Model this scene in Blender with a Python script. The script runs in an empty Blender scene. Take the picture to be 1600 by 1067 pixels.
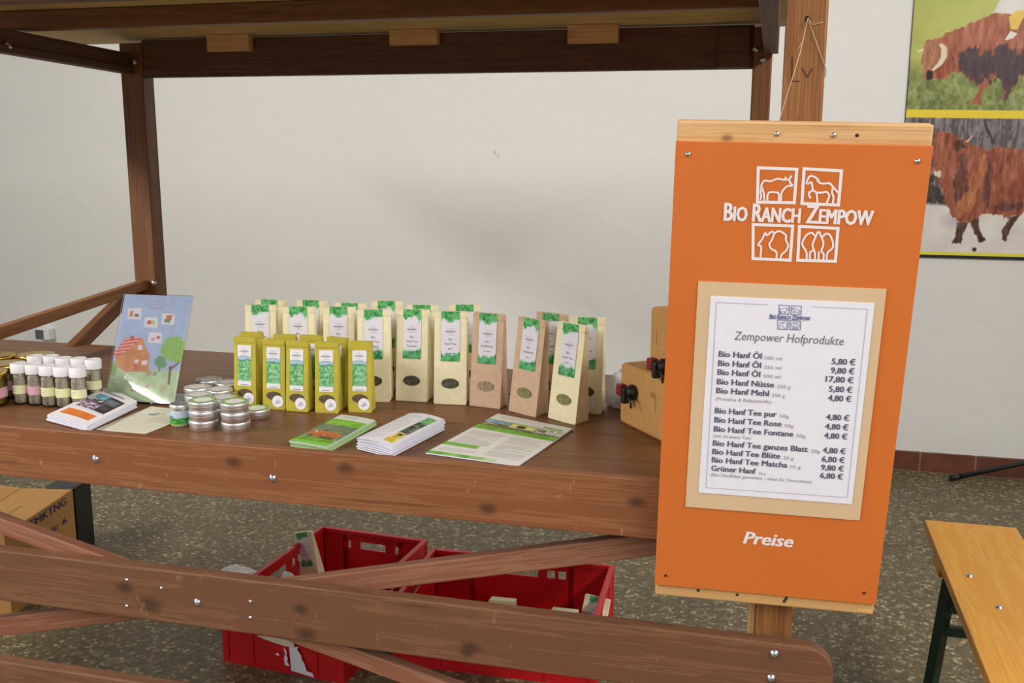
import bpy, bmesh, math, random
import numpy as np
from mathutils import Matrix, Vector
random.seed(7); rng = np.random.default_rng(7)
SC = bpy.context.scene
COL = SC.collection
# ------------------------------------------------------------------ camera, world, light, exposure
def make_camera():
    yaw, pitch, roll = .252, .190, .003
    cy, sy, cp, sp = math.cos(yaw), math.sin(yaw), math.cos(pitch), math.sin(pitch)
    f = Vector((-sy*cp, cy*cp, -sp)); r = Vector((cy, sy, 0)); u = r.cross(f)
    c, s = math.cos(roll), math.sin(roll)
    r, u = c*r + s*u, -s*r + c*u
    cam = bpy.data.cameras.new('camera'); cam.sensor_width = 36; cam.lens = 1569/1600*36
    cam.clip_start = .05
    o = bpy.data.objects.new('camera', cam); COL.objects.link(o)
    m = Matrix((r, u, -f)).transposed().to_4x4(); m.translation = Vector((-.005, -1.69, 1.482))
    o.matrix_world = m
    SC.camera = o
make_camera()
w = bpy.data.worlds.new('world'); SC.world = w; w.use_nodes = True
w.node_tree.nodes['Background'].inputs[0].default_value = (1.0, .985, .96, 1)
w.node_tree.nodes['Background'].inputs[1].default_value = .42
def area(name, loc, target, length, width, power, color=(1, 1, 1)):
    """long ceiling light running along y, turned about its length towards the target"""
    l = bpy.data.lights.new(name, 'AREA'); l.shape = 'RECTANGLE'; l.size = width; l.size_y = length
    l.energy = power; l.color = color
    o = bpy.data.objects.new(name, l); COL.objects.link(o)
    y = Vector((0, 1, -.062)).normalized(); d = Vector(target)-Vector(loc); d = (d-y*d.dot(y)).normalized(); z = -d; x = y.cross(z)
    m = Matrix((x, y, z)).transposed().to_4x4(); m.translation = Vector(loc); o.matrix_world = m
area('ceiling_light_west', (-4.55, -3.8, 3.34), (-1.2, 0, 1.0), 7.0, .40, 420, (1, .97, .93))
area('ceiling_light_east', (2.70, -2.6, 3.43), (-1.0, 0, 1.0), 6.5, .40, 275, (1, .97, .93))
SC.view_settings.view_transform = 'Standard'; SC.view_settings.look = 'None'
SC.view_settings.exposure = -0.13; SC.view_settings.gamma = 1; SC.view_settings.use_curve_mapping = False
# measured places (metres) and outlines of printed artwork
PLACE={"large":{"b1":[-1.1705,0.4437,0.1177,0.0,0.066],"b2":[-1.0721,0.443,0.1629,0.0,0.0656],"b3":[-0.9791,0.4653,0.106,0.0,0.072],"b4":[-0.8855,0.4482,0.1627,0.0,0.0732],"b5":[-0.7992,0.4751,0.0315,0.0,0.0758],"b6":[-0.7054,0.4709,0.1127,0.0,0.0781],"n1":[-0.6153,0.4661,-0.1242,0.01,0.0791],"n2":[-0.5122,0.428,-0.4226,0.055,0.0802],"f1":[-0.4139,0.3904,-0.4804,0.04,0.0803],"B1":[-1.1886,0.5243,0.0208,0.0,0.0679],"B2":[-1.0876,0.5442,-0.0166,0.0,0.0717],"B3":[-0.9728,0.533,-0.0068,0.0,0.0734],"B4":[-0.9092,0.5722,0.0912,0.0,0.0697],"B5":[-0.8013,0.545,0.0946,0.0,0.0702],"B6":[-0.7049,0.5776,0.1362,0.0,0.0673],"Bn":[-0.4831,0.5094,-0.2925,0.03,0.0658],"Bf":[-0.3889,0.4745,-0.0342,0.0,0.0616]},"olive":{"o1":[-1.149,0.3275,0.0465,0.0,0.0536],"o2":[-1.0732,0.3202,0.0691,0.0,0.0526],"o3":[-1.0133,0.3155,0.0006,0.0,0.0535],"o4":[-0.9463,0.3223,0.1216,0.0,0.0545],"o5":[-0.8771,0.3464,0.1306,0.0,0.0543],"p1":[-1.1648,0.3797,0.1612,0.0,0.0488],"p2":[-1.076,0.3716,0.1314,0.0,0.0488],"p3":[-1.0131,0.3835,0.0702,0.0,0.0532],"p4":[-0.9451,0.3674,-0.2312,0.0,0.0577]},"newsletter":[[-0.63,0.0716],[-0.4377,0.0408],[-0.3885,0.3107],[-0.5716,0.3875]],"white":[[-0.7701,0.0654],[-0.6851,0.0304],[-0.6478,0.2414],[-0.7355,0.27]],"whitebot":[[-0.7699,0.0644],[-0.6845,0.0384],[-0.6476,0.2469]],"green":[[-0.9034,0.0458],[-0.8141,0.0263],[-0.7984,0.2338],[-0.8856,0.2559]],"booklet":[[-1.4927,0.0843],[-1.3531,0.0105],[-1.3743,0.2299],[-1.5226,0.3218]],"cream":[[-1.3569,0.044],[-1.2311,0.0507],[-1.2302,0.1491],[-1.2988,0.2503],[-1.3853,0.249]],"acrylic":{"a":[-1.4871,0.2793,0.902],"b":[-1.3084,0.2692,0.902],"lean":0.37,"H":0.26,"err":22.2},"spice_f":[[-1.6579,0.2031],[-1.6185,0.2037],[-1.5781,0.1997],[-1.5414,0.1998],[-1.5005,0.2011]],"spice_b":[[-1.6795,0.2836],[-1.6437,0.2934],[-1.5997,0.2816],[-1.5629,0.2863],[-1.522,0.2837]],"gold":[[-1.7475,0.367],[-1.8355,0.3348],[-1.7421,0.259],[-1.9196,0.3783],[-1.7198,0.1713]],"tinf":[[-1.1389,0.122],[-1.0683,0.1285]],"tinr":[-1.077,0.2333],"tinb":[[-1.2684,0.3765],[-1.2152,0.3599],[-1.2568,0.2998],[-1.1989,0.2936],[-1.2208,0.2381],[-1.1554,0.2284]],"jar":[-1.1866,0.1156],"jarb":[-1.2112,0.1515],"carton":[[-0.3042,0.4012,0.902],[-0.1998,0.2669,0.902]],"carton_h":0.1322,"carton2":[[-0.2359,0.324,1.0342],[-0.1968,0.2669,1.0342]],"carton2_h":0.1341,"cloth":[[-0.3338,0.5004,0.902],[-0.3387,0.52,0.9826]],"ce":[[-2.3368,0.9129,0.902],[-1.6442,0.8587,0.902],[-0.6668,0.8468,0.902]],"rear_beam":[[-1.9353,1.15,1.6958],[-0.0807,1.15,1.6931],[-1.928,1.15,1.8128],[-0.0792,1.15,1.8013]],"purlin":[[-1.9392,0.7,1.7908],[-0.0515,0.7,1.7943],[-2.0477,0.7,1.8382],[-1.467,0.7,1.8308]],"blocks":[[[-1.6838,1.12,1.8097],[-1.5434,1.12,1.766]],[[-1.0967,1.12,1.8136],[-0.9524,1.12,1.7716]],[[-0.5755,1.12,1.8091],[-0.4352,1.12,1.7654]]],"side_l":[[-1.97,0.5963,1.7243],[-1.97,1.0761,1.7084],[-1.97,0.604,1.7843],[-1.97,1.0645,1.7697]],"rail_l":[[-1.97,0.506,1.0134],[-1.97,0.5037,0.9949],[-1.97,1.1241,1.0606],[-1.97,1.1338,1.0239],[-1.97,0.8297,0.9117],[-1.97,0.9173,0.8954],[-1.97,1.0735,1.0013],[-1.97,1.1463,1.0117]],"side_r":[[[-0.0338,0.3,1.656],[-0.0259,0.3,1.7513],[-0.0133,0.3,1.7509]],[[-0.0396,0.7,1.691],[-0.0301,0.7,1.8054],[-0.015,0.7,1.8049]],[[-0.0453,1.1,1.7259],[-0.0343,1.1,1.8595],[-0.0167,1.1,1.859]]],"roofR":[[[0.0541,0.0,1.6912],[0.0673,0.0,1.7078]],[[0.0715,0.5,1.7531],[0.0886,0.5,1.7746]],[[0.0925,1.1,1.8274],[0.1143,1.1,1.8548]]],"braceB":[[-1.6467,0.062,0.4391],[-1.652,0.062,0.3917],[-0.1866,0.062,0.7899],[-0.1853,0.062,0.7454]],"braceA":[[-1.5962,0.036,0.691],[-1.5998,0.036,0.6583],[-0.7112,0.036,0.4789],[-0.7119,0.036,0.4473]],"bolts":[[-1.316,0.0,0.8581],[-0.9198,0.0,0.8517],[-1.1015,0.0,0.5711],[-1.2633,0.0,0.6012],[-1.1828,0.0,0.5923],[-1.268,0.0,0.5423],[-0.9809,-0.0,0.5872],[-0.9827,0.0,0.5524],[0.0368,0.0,0.6123],[0.0337,0.0,0.5654]],"knots_front":[[-1.0021,0.0,0.8773],[-0.7655,-0.0,0.8855],[-0.4854,0.0,0.8305],[-0.2116,0.0,0.8685]],"knots_mid":[[-1.2693,-0.0,0.5835],[-1.2112,-0.0,0.5521],[-0.8704,0.0,0.5843],[-0.8613,0.0,0.5336],[-0.5264,0.0,0.5379],[-0.52,0.0,0.5493]],"wood_bolt":[[-1.9293,1.15,1.0526],[-1.9561,1.15,1.7424],[-1.9993,1.15,1.7161],[-1.9963,1.15,1.7817]],"nail":[0.0337,0.044,1.6865],"marks":[[[0.0132,0.044,1.6288],[0.0143,0.044,1.5898],[0.0263,0.044,1.5896]],[[0.0291,0.044,1.6106],[0.0378,0.044,1.5955],[0.045,0.044,1.6093]]],"outlet":[[-4.0891,3.17,0.4538],[-3.9823,3.17,0.395]],"rod":[[0.8438,3.1252,0.012],[1.1247,3.0,0.1441],[1.1488,3.1,0.1156]],"bench":[[0.4424,1.1357,0.48],[0.6758,1.1513,0.48],[0.4454,0.2479,0.48]],"bench_leg":[[0.47,0.8889,0.3987],[0.47,0.9855,0.0773],[0.47,1.0268,0.4015],[0.47,0.9038,0.3887],[0.47,0.8128,0.3463],[0.47,0.8758,0.2777]],"bench_bolts":[[0.4951,0.7671,0.48],[0.528,0.6028,0.48],[0.621,0.8119,0.48]],"cbox":[[-2.4939,1.025,0.28],[-2.3257,0.9632,0.28],[-2.3802,1.2367,0.28],[-2.5447,1.2905,0.28]],"cbox_low":[[-2.7025,1.2571,0.0],[-2.5467,1.4546,0.0]],"crateA":[[-1.4837,1.3367,0.2],[-1.0765,1.2609,0.2],[-1.4608,0.9721,0.2],[-1.4952,0.7074,0.0],[-1.0996,0.7122,0.0]],"crateB":[[-1.035,1.244,0.2],[-0.4224,1.2731,0.2],[-0.3776,0.8592,0.2]],"bagsB":[[[-0.763,0.9749,0.17],[-0.683,0.9828,0.17]],[[-0.6523,0.9223,0.17],[-0.5793,0.9166,0.17]],[[-0.5847,1.0001,0.17],[-0.5018,0.9961,0.17]],[[-0.5056,1.0564,0.17],[-0.4229,1.0429,0.17]]],"bagA":[[-1.4783,1.1545,0.24],[-1.4692,1.192,0.24],[-1.4715,1.1854,0.1]],"plastic":[[-1.5821,0.8766,0.21],[-1.4901,0.9256,0.21],[-1.3906,0.9421,0.21]],"plastic2":[[-1.119,0.8724,0.2],[-1.0111,0.8524,0.2]],"banner":[[0.5402,3.16,2.1193],[0.5454,3.16,1.6506],[1.0238,3.16,1.6342],[0.6593,3.16,1.0165],[1.0803,3.16,1.0119],[0.9811,3.16,2.1053],[0.5478,3.16,1.6174]],"baseboard":[[0.6237,3.155,0.0935],[0.6217,3.155,0.0023],[1.1221,3.155,0.0973],[1.1703,3.155,0.009]],"wallmark":[-1.3407,3.17,1.4562]}
ART={"ban":{"cow":[[0.092,0.299],[0.124,0.298],[0.183,0.289],[0.252,0.269],[0.352,0.246],[0.439,0.226],[0.477,0.221],[0.567,0.228],[0.636,0.218],[0.818,0.221],[0.949,0.257],[0.978,0.411],[0.852,0.41],[0.671,0.422],[0.619,0.418],[0.617,0.443],[0.58,0.493],[0.554,0.493],[0.539,0.443],[0.509,0.414],[0.485,0.428],[0.445,0.464],[0.426,0.507],[0.386,0.503],[0.39,0.485],[0.412,0.456],[0.402,0.435],[0.356,0.434],[0.319,0.409],[0.259,0.401],[0.228,0.419],[0.176,0.422],[0.143,0.422],[0.11,0.426],[0.087,0.404],[0.074,0.36],[0.082,0.324]],"belly":[[0.277,0.348],[0.35,0.316],[0.427,0.349],[0.537,0.315],[0.659,0.348],[0.967,0.355],[0.978,0.411],[0.852,0.41],[0.671,0.419],[0.618,0.415],[0.579,0.486],[0.554,0.49],[0.539,0.439],[0.495,0.407],[0.459,0.428],[0.408,0.431],[0.355,0.431],[0.318,0.405],[0.27,0.391]],"face":[[0.092,0.303],[0.151,0.3],[0.175,0.325],[0.162,0.375],[0.12,0.404],[0.086,0.4],[0.077,0.36],[0.082,0.328]],"horn":[[0.16,0.314],[0.182,0.311],[0.211,0.325],[0.215,0.354],[0.189,0.379],[0.139,0.399],[0.132,0.393],[0.162,0.375],[0.179,0.354],[0.179,0.329]],"horn2":[[0.037,0.334],[0.075,0.326],[0.07,0.333],[0.044,0.339]],"muzzle":[[0.105,0.393],[0.139,0.397],[0.146,0.422],[0.11,0.427]],"shirt":[[0.457,0.219],[0.495,0.174],[0.714,0.164],[0.691,0.212],[0.58,0.228],[0.541,0.224]],"leg":[[0.546,0.234],[0.581,0.217],[0.666,0.212],[0.624,0.242],[0.601,0.274],[0.562,0.273]],"shoe":[[0.536,0.304],[0.563,0.277],[0.603,0.286],[0.58,0.3],[0.549,0.306]],"ly":[[0.006,0.403],[0.976,0.404]],"yl":[[0.022,0.52],[0.026,0.546],[0.689,0.526],[0.694,0.551]],"gl":[[0.014,0.173],[0.047,0.174],[0.063,0.52],[0.036,0.52]],"c2":[[0.188,0.597],[0.228,0.591],[0.285,0.597],[0.32,0.615],[0.362,0.624],[0.428,0.637],[0.493,0.646],[0.563,0.64],[0.651,0.646],[0.711,0.65],[1.032,0.654],[1.07,0.856],[0.745,0.846],[0.719,0.86],[0.641,0.87],[0.592,0.861],[0.495,0.858],[0.465,0.872],[0.42,0.895],[0.353,0.882],[0.308,0.855],[0.288,0.828],[0.258,0.791],[0.218,0.742],[0.183,0.728],[0.179,0.674]],"l1":[[0.354,0.887],[0.419,0.886],[0.389,0.928],[0.389,0.96],[0.332,0.961],[0.353,0.937]],"l2":[[0.428,0.89],[0.472,0.862],[0.487,0.908],[0.534,0.949],[0.494,0.951]],"l3":[[0.657,0.87],[0.719,0.86],[0.665,0.915],[0.654,0.947],[0.626,0.945],[0.624,0.906]],"ear":[[0.297,0.624],[0.345,0.62],[0.361,0.642],[0.31,0.656]],"h2":[[0.362,0.624],[0.392,0.611],[0.427,0.58],[0.414,0.598],[0.379,0.629]],"mz":[[0.194,0.719],[0.239,0.723],[0.234,0.741],[0.192,0.737]],"s1":[[0.329,0.673],[0.383,0.66],[0.388,0.79],[0.346,0.836],[0.312,0.773]],"s2":[[0.5,0.686],[0.529,0.673],[0.539,0.83],[0.502,0.848]],"s3":[[0.57,0.825],[0.712,0.815],[0.717,0.846],[0.559,0.852]],"trunk":[[0.45,0.553],[0.466,0.553],[0.535,0.633],[0.515,0.633]],"dk":[[0.175,0.733],[0.288,0.828],[0.065,0.83],[0.052,0.733]],"sn":[[0.065,0.83],[1.063,0.821]],"yb":[[0.088,0.997],[0.09,1.004],[0.77,0.993],[0.771,1.0]],"eye":[[0.47,0.978]],"lt":[[0.398,0.754],[0.488,0.664],[0.499,0.682],[0.458,0.826],[0.36,0.873],[0.35,0.864]]},"sign":{"grass":[[0.012,0.675],[0.22,0.733],[0.559,0.695],[0.774,0.701],[1.083,0.698],[1.0,1.0],[0.0,1.0]],"wall":[[0.104,0.574],[0.365,0.402],[0.527,0.58],[0.546,0.719],[0.22,0.733],[0.073,0.685],[0.02,0.584]],"roof":[[-0.019,0.583],[0.123,0.42],[0.374,0.402],[0.237,0.496],[0.115,0.579]],"chim":[[0.193,0.396],[0.249,0.394],[0.259,0.433],[0.203,0.435]],"win1":[[0.329,0.482],[0.384,0.475],[0.406,0.52],[0.341,0.527]],"win2":[[0.42,0.623],[0.502,0.615],[0.51,0.655],[0.434,0.663]],"win3":[[0.321,0.614],[0.373,0.613],[0.375,0.644],[0.329,0.645]],"door":[[0.316,0.655],[0.383,0.653],[0.4,0.717],[0.333,0.719]],"glow":[[0.123,0.614],[0.307,0.62],[0.303,0.678],[0.108,0.672]],"tree":[[0.739,0.387],[0.834,0.39],[0.915,0.376],[0.957,0.42],[1.034,0.452],[1.058,0.588],[0.981,0.619],[0.865,0.616],[0.781,0.596],[0.682,0.552],[0.663,0.484],[0.706,0.438]],"trunk":[[0.827,0.652],[0.869,0.663],[0.879,0.828],[0.854,0.829]],"branch":[[0.844,0.675],[0.977,0.608],[0.973,0.625],[0.876,0.686]],"bush":[[0.61,0.6],[0.658,0.567],[0.738,0.58],[0.795,0.642],[0.767,0.677],[0.669,0.674],[0.613,0.647]],"bt":[[0.689,0.674],[0.717,0.673],[0.7,0.714],[0.681,0.715]],"shrub":[[-0.029,0.664],[0.032,0.634],[0.088,0.708],[0.066,0.779],[-0.026,0.758]],"b1":[[0.086,0.136],[0.288,0.13],[0.298,0.236],[0.105,0.236]],"b2":[[0.355,0.213],[0.547,0.212],[0.565,0.308],[0.373,0.308]],"b3":[[0.6,0.172],[0.783,0.173],[0.795,0.274],[0.611,0.272]],"b4":[[0.456,0.355],[0.645,0.356],[0.663,0.451],[0.463,0.45]],"i1":[[0.125,0.167],[0.168,0.155],[0.184,0.214],[0.132,0.216]],"i1b":[[0.199,0.189],[0.26,0.187],[0.267,0.212],[0.206,0.214]],"i2":[[0.401,0.244],[0.462,0.243],[0.463,0.28],[0.407,0.279]],"i2b":[[0.462,0.243],[0.519,0.246],[0.519,0.278],[0.463,0.28]],"i3":[[0.662,0.191],[0.753,0.183],[0.75,0.237],[0.673,0.228]],"i3b":[[0.644,0.224],[0.729,0.227],[0.729,0.26],[0.643,0.253]],"i4":[[0.499,0.41],[0.553,0.4],[0.553,0.431],[0.509,0.432]],"i4b":[[0.573,0.388],[0.625,0.386],[0.629,0.412],[0.575,0.41]],"r1":[[0.342,0.867],[0.409,0.859],[0.421,0.907],[0.341,0.903]],"r2":[[0.54,0.837],[0.588,0.834],[0.602,0.866],[0.544,0.867]],"r3":[[0.757,0.843],[0.854,0.84],[0.855,0.876],[0.777,0.879]],"fl":[[0.517,0.719],[0.593,0.711],[0.595,0.753],[0.517,0.755]],"fl2":[[0.614,0.717],[0.671,0.715],[0.673,0.756],[0.618,0.752]],"t1":[[0.394,0.066],[0.607,0.066]],"t2":[[0.32,0.097],[0.689,0.096]],"t3":[[0.411,0.127],[0.602,0.126]]}}
# ------------------------------------------------------------------ helpers
def lin(c):
    c = np.asarray(c, float)/255.
    return np.where(c <= .04045, c/12.92, ((c+.055)/1.055)**2.4)
def L4(c): return tuple(float(x) for x in lin(c)) + (1,)
def tag(o, label=None, cat=None, group=None, kind=None):
    if label: o['label'] = label
    if cat: o['category'] = cat
    if group: o['group'] = group
    if kind: o['kind'] = kind
    return o
def thing(name, label, cat, loc=(0, 0, 0), rz=0, group=None):
    o = bpy.data.objects.new(name, None); COL.objects.link(o); o.empty_display_size = .05
    o.location = loc; o.rotation_euler = (0, 0, rz)
    return tag(o, label, cat, group)
class MB:
    """collects polygons for one mesh"""
    def __init__(s): s.v = []; s.f = []; s.sm = []
    def add(s, vs, fs, smooth=False):
        n = len(s.v); s.v += [tuple(map(float, v)) for v in vs]; s.f += [tuple(i+n for i in f) for f in fs]; s.sm += [smooth]*len(fs)
        return s
    def box(s, a, b, M=None):
        (x0, y0, z0), (x1, y1, z1) = a, b
        vs = [(x0,y0,z0),(x1,y0,z0),(x1,y1,z0),(x0,y1,z0),(x0,y0,z1),(x1,y0,z1),(x1,y1,z1),(x0,y1,z1)]
        if M is not None: vs = [M @ Vector(v) for v in vs]
        return s.add(vs, [(0,3,2,1),(4,5,6,7),(0,1,5,4),(1,2,6,5),(2,3,7,6),(3,0,4,7)])
    def prism(s, poly, y0, y1, M=None):
        """polygon in xz, extruded along y"""
        n = len(poly)
        vs = [(x, y0, z) for x, z in poly] + [(x, y1, z) for x, z in poly]
        if M is not None: vs = [M @ Vector(v) for v in vs]
        return s.add(vs, [tuple(range(n)), tuple(range(2*n-1, n-1, -1))] + [(i, n+i, n+(i+1) % n, (i+1) % n) for i in range(n)])
    def lathe(s, prof, n=24, M=None, cap=True):
        vs = []; fs = []
        for r, z in prof:
            for k in range(n):
                a = 2*math.pi*k/n; vs.append((r*math.cos(a), r*math.sin(a), z))
        m = len(prof)
        for j in range(m-1):
            for k in range(n):
                fs.append((j*n+k, j*n+(k+1) % n, (j+1)*n+(k+1) % n, (j+1)*n+k))
        if M is not None: vs = [M @ Vector(v) for v in vs]
        s.add(vs, fs, True)
        if cap:
            base = len(s.v)-len(vs)
            s.f += [tuple(base+k for k in range(n-1, -1, -1)), tuple(base+(m-1)*n+k for k in range(n))]; s.sm += [False, False]
        return s
    def tube(s, pts, r, n=8, closed=False):
        pts = [Vector(p) for p in pts]; vs = []; fs = []
        for i, p in enumerate(pts):
            d = (pts[min(i+1, len(pts)-1)] - pts[max(i-1, 0)]).normalized()
            a = d.orthogonal().normalized()
            if i and abs(pa.dot(d)) < .98: a = (pa - d*pa.dot(d)).normalized()
            pa = a; b = d.cross(a)
            for k in range(n):
                t = 2*math.pi*k/n; vs.append(p + r*(math.cos(t)*a + math.sin(t)*b))
        for i in range(len(pts)-1):
            for k in range(n): fs.append((i*n+k, i*n+(k+1) % n, (i+1)*n+(k+1) % n, (i+1)*n+k))
        fs += [tuple(range(n-1, -1, -1)), tuple(range((len(pts)-1)*n, len(pts)*n))]
        return s.add(vs, fs, True)
    def mesh(s, name, bevel=0, segs=2):
        me = bpy.data.meshes.new(name); me.from_pydata(s.v, [], s.f)
        me.polygons.foreach_set('use_smooth', s.sm)
        bm = bmesh.new(); bm.from_mesh(me)
        if bevel:
            bmesh.ops.remove_doubles(bm, verts=bm.verts, dist=1e-6)
            es = [e for e in bm.edges if len(e.link_faces) == 2 and e.calc_face_angle(0) > .6]
            bmesh.ops.bevel(bm, geom=es, offset=bevel, segments=segs, profile=.5, affect='EDGES', clamp_overlap=True)
        bmesh.ops.recalc_face_normals(bm, faces=bm.faces)
        bm.to_mesh(me); bm.free(); me.update()
        return me
def obj(name, me, mat=None, parent=None, loc=None, rot=None, label=None):
    if isinstance(me, MB): me = me.mesh(name)
    o = bpy.data.objects.new(name, me); COL.objects.link(o)
    if mat is not None and not me.materials: me.materials.append(mat)
    if parent: o.parent = parent
    if loc is not None: o.location = loc
    if rot is not None: o.rotation_euler = rot
    if label: o['label'] = label
    return o
def kids(o): return [c for c in bpy.data.objects if c.parent == o]
def copy_tree(o, parent=None):
    c = o.copy(); COL.objects.link(c)
    if parent is not None: c.parent = parent
    for ch in list(o.children): copy_tree(ch, c)
    return c
# ------------------------------------------------------------------ materials
MATS = {}
def newmat(name):
    m = bpy.data.materials.new(name); m.use_nodes = True
    nt = m.node_tree; b = nt.nodes['Principled BSDF']; MATS[name] = m
    return m, nt, b
def N(nt, t, **kw):
    n = nt.nodes.new(t)
    for k, v in kw.items():
        if k in n.inputs: n.inputs[k].default_value = v
        else: setattr(n, k, v)
    return n
def ramp(nt, fac, stops):
    r = nt.nodes.new('ShaderNodeValToRGB'); e = r.color_ramp.elements
    e[0].position, e[0].color = stops[0]; e[1].position, e[1].color = stops[-1]
    for p, c in stops[1:-1]:
        x = e.new(p); x.color = c
    nt.links.new(fac, r.inputs[0]); return r
def mixc(nt, fac, a, b, mode='MIX'):
    m = nt.nodes.new('ShaderNodeMix'); m.data_type = 'RGBA'; m.blend_type = mode
    for s, i in ((fac, 0), (a, 6), (b, 7)):
        if hasattr(s, 'links'): nt.links.new(s, m.inputs[i])
        else: m.inputs[i].default_value = s
    return m.outputs[2]
def bump(nt, b, h, strength=.2, dist=.002):
    n = nt.nodes.new('ShaderNodeBump'); n.inputs['Strength'].default_value = strength; n.inputs['Distance'].default_value = dist
    nt.links.new(h, n.inputs['Height']); nt.links.new(n.outputs[0], b.inputs['Normal'])
def plain(name, rgb, rough=.5, metal=0, var=.06, scale=40, spec=.5, bumpy=0, coat=0):
    m, nt, b = newmat(name)
    tc = N(nt, 'ShaderNodeTexCoord'); no = N(nt, 'ShaderNodeTexNoise', Scale=scale, Detail=4)
    nt.links.new(tc.outputs['Object'], no.inputs['Vector'])
    c = L4(rgb); d = tuple(x*(1-var) for x in c[:3])+(1,); e = tuple(min(1, x*(1+var)) for x in c[:3])+(1,)
    r = ramp(nt, no.outputs['Fac'], [(.3, d), (.7, e)])
    nt.links.new(r.outputs[0], b.inputs['Base Color'])
    b.inputs['Roughness'].default_value = rough; b.inputs['Metallic'].default_value = metal
    b.inputs['Specular IOR Level'].default_value = spec
    if coat: b.inputs['Coat Weight'].default_value = coat
    if bumpy: bump(nt, b, no.outputs['Fac'], bumpy)
    return m
def wood(name, dark, mid, light, rough=.45, scale=1.0, knots=(), wear=None, contrast=1.0, scratches=0, spec=.4):
    """grain runs along the object's own X axis"""
    m, nt, b = newmat(name)
    tc = N(nt, 'ShaderNodeTexCoord')
    oi = N(nt, 'ShaderNodeObjectInfo')
    off = N(nt, 'ShaderNodeVectorMath', operation='SCALE'); nt.links.new(oi.outputs['Location'], off.inputs[0]); off.inputs['Scale'].default_value = 3.1
    add = N(nt, 'ShaderNodeVectorMath', operation='ADD'); nt.links.new(tc.outputs['Object'], add.inputs[0]); nt.links.new(off.outputs[0], add.inputs[1])
    vec = add.outputs[0]
    kn = None
    for (kx, kz, kr) in knots:
        d = N(nt, 'ShaderNodeVectorMath', operation='SUBTRACT'); nt.links.new(tc.outputs['Object'], d.inputs[0]); d.inputs[1].default_value = (kx, 0, kz)
        mu = N(nt, 'ShaderNodeVectorMath', operation='MULTIPLY'); nt.links.new(d.outputs[0], mu.inputs[0]); mu.inputs[1].default_value = (.8/kr, 0, 1.25/kr)
        le = N(nt, 'ShaderNodeVectorMath', operation='LENGTH'); nt.links.new(mu.outputs[0], le.inputs[0])
        mr = N(nt, 'ShaderNodeMapRange'); nt.links.new(le.outputs['Value'], mr.inputs[0])
        mr.inputs[1].default_value = .25; mr.inputs[2].default_value = 1.5; mr.inputs[3].default_value = .75; mr.inputs[4].default_value = 0; mr.interpolation_type = 'SMOOTHSTEP'
        if kn is None: kn = mr.outputs[0]
        else:
            mx = N(nt, 'ShaderNodeMath', operation='MAXIMUM'); nt.links.new(kn, mx.inputs[0]); nt.links.new(mr.outputs[0], mx.inputs[1]); kn = mx.outputs[0]
    mp = N(nt, 'ShaderNodeMapping'); mp.inputs['Scale'].default_value = (1.5*scale, 46*scale, 46*scale); nt.links.new(vec, mp.inputs[0])
    n1 = N(nt, 'ShaderNodeTexNoise', Scale=1.0, Detail=6, Roughness=.6, Distortion=.35); nt.links.new(mp.outputs[0], n1.inputs['Vector'])
    mp2 = N(nt, 'ShaderNodeMapping'); mp2.inputs['Scale'].default_value = (5*scale, 260*scale, 260*scale); nt.links.new(vec, mp2.inputs[0])
    n2 = N(nt, 'ShaderNodeTexNoise', Scale=1.0, Detail=3); nt.links.new(mp2.outputs[0], n2.inputs['Vector'])
    n3 = N(nt, 'ShaderNodeTexNoise', Scale=5.0, Detail=3); nt.links.new(vec, n3.inputs['Vector'])
    a = N(nt, 'ShaderNodeMath', operation='MULTIPLY_ADD'); nt.links.new(n2.outputs[0], a.inputs[0]); a.inputs[1].default_value = .5; nt.links.new(n1.outputs[0], a.inputs[2])
    a2 = N(nt, 'ShaderNodeMath', operation='MULTIPLY_ADD'); nt.links.new(n3.outputs[0], a2.inputs[0]); a2.inputs[1].default_value = .5; nt.links.new(a.outputs[0], a2.inputs[2])
    c = contrast
    r = ramp(nt, a2.outputs[0], [(1.0-.28*c, L4(dark)), (1.0, L4(mid)), (1.0+.3*c, L4(light))])
    col = r.outputs[0]
    if kn is not None:
        col = mixc(nt, kn, col, tuple(x*.4 for x in L4(dark)[:3])+(1,))
    if scratches:
        mp3 = N(nt, 'ShaderNodeMapping'); mp3.inputs['Scale'].default_value = (26, 26, 11); mp3.inputs['Rotation'].default_value = (0, .5, 0); nt.links.new(vec, mp3.inputs[0])
        n4 = N(nt, 'ShaderNodeTexNoise', Scale=1.6, Detail=5, Roughness=.75); nt.links.new(mp3.outputs[0], n4.inputs['Vector'])
        mr = N(nt, 'ShaderNodeMapRange'); nt.links.new(n4.outputs[0], mr.inputs[0]); mr.inputs[1].default_value = .63; mr.inputs[2].default_value = .72; mr.inputs[4].default_value = scratches
        col = mixc(nt, mr.outputs[0], col, L4((205, 150, 105)))
    if wear:   # (z of the worn edge in object space, width)
        sx = N(nt, 'ShaderNodeSeparateXYZ'); nt.links.new(tc.outputs['Object'], sx.inputs[0])
        nn = N(nt, 'ShaderNodeTexNoise', Scale=14, Detail=5, Roughness=.7); nt.links.new(vec, nn.inputs['Vector'])
        sc = N(nt, 'ShaderNodeMath', operation='MULTIPLY_ADD'); nt.links.new(nn.outputs[0], sc.inputs[0]); sc.inputs[1].default_value = wear[1]*2.4; nt.links.new(sx.outputs['Z'], sc.inputs[2])
        mr = N(nt, 'ShaderNodeMapRange'); nt.links.new(sc.outputs[0], mr.inputs[0])
        mr.inputs[1].default_value = wear[0]; mr.inputs[2].default_value = wear[0]+wear[1]*.5; mr.inputs[4].default_value = .8
        ge = N(nt, 'ShaderNodeNewGeometry'); sn = N(nt, 'ShaderNodeSeparateXYZ'); nt.links.new(ge.outputs['Normal'], sn.inputs[0])
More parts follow.
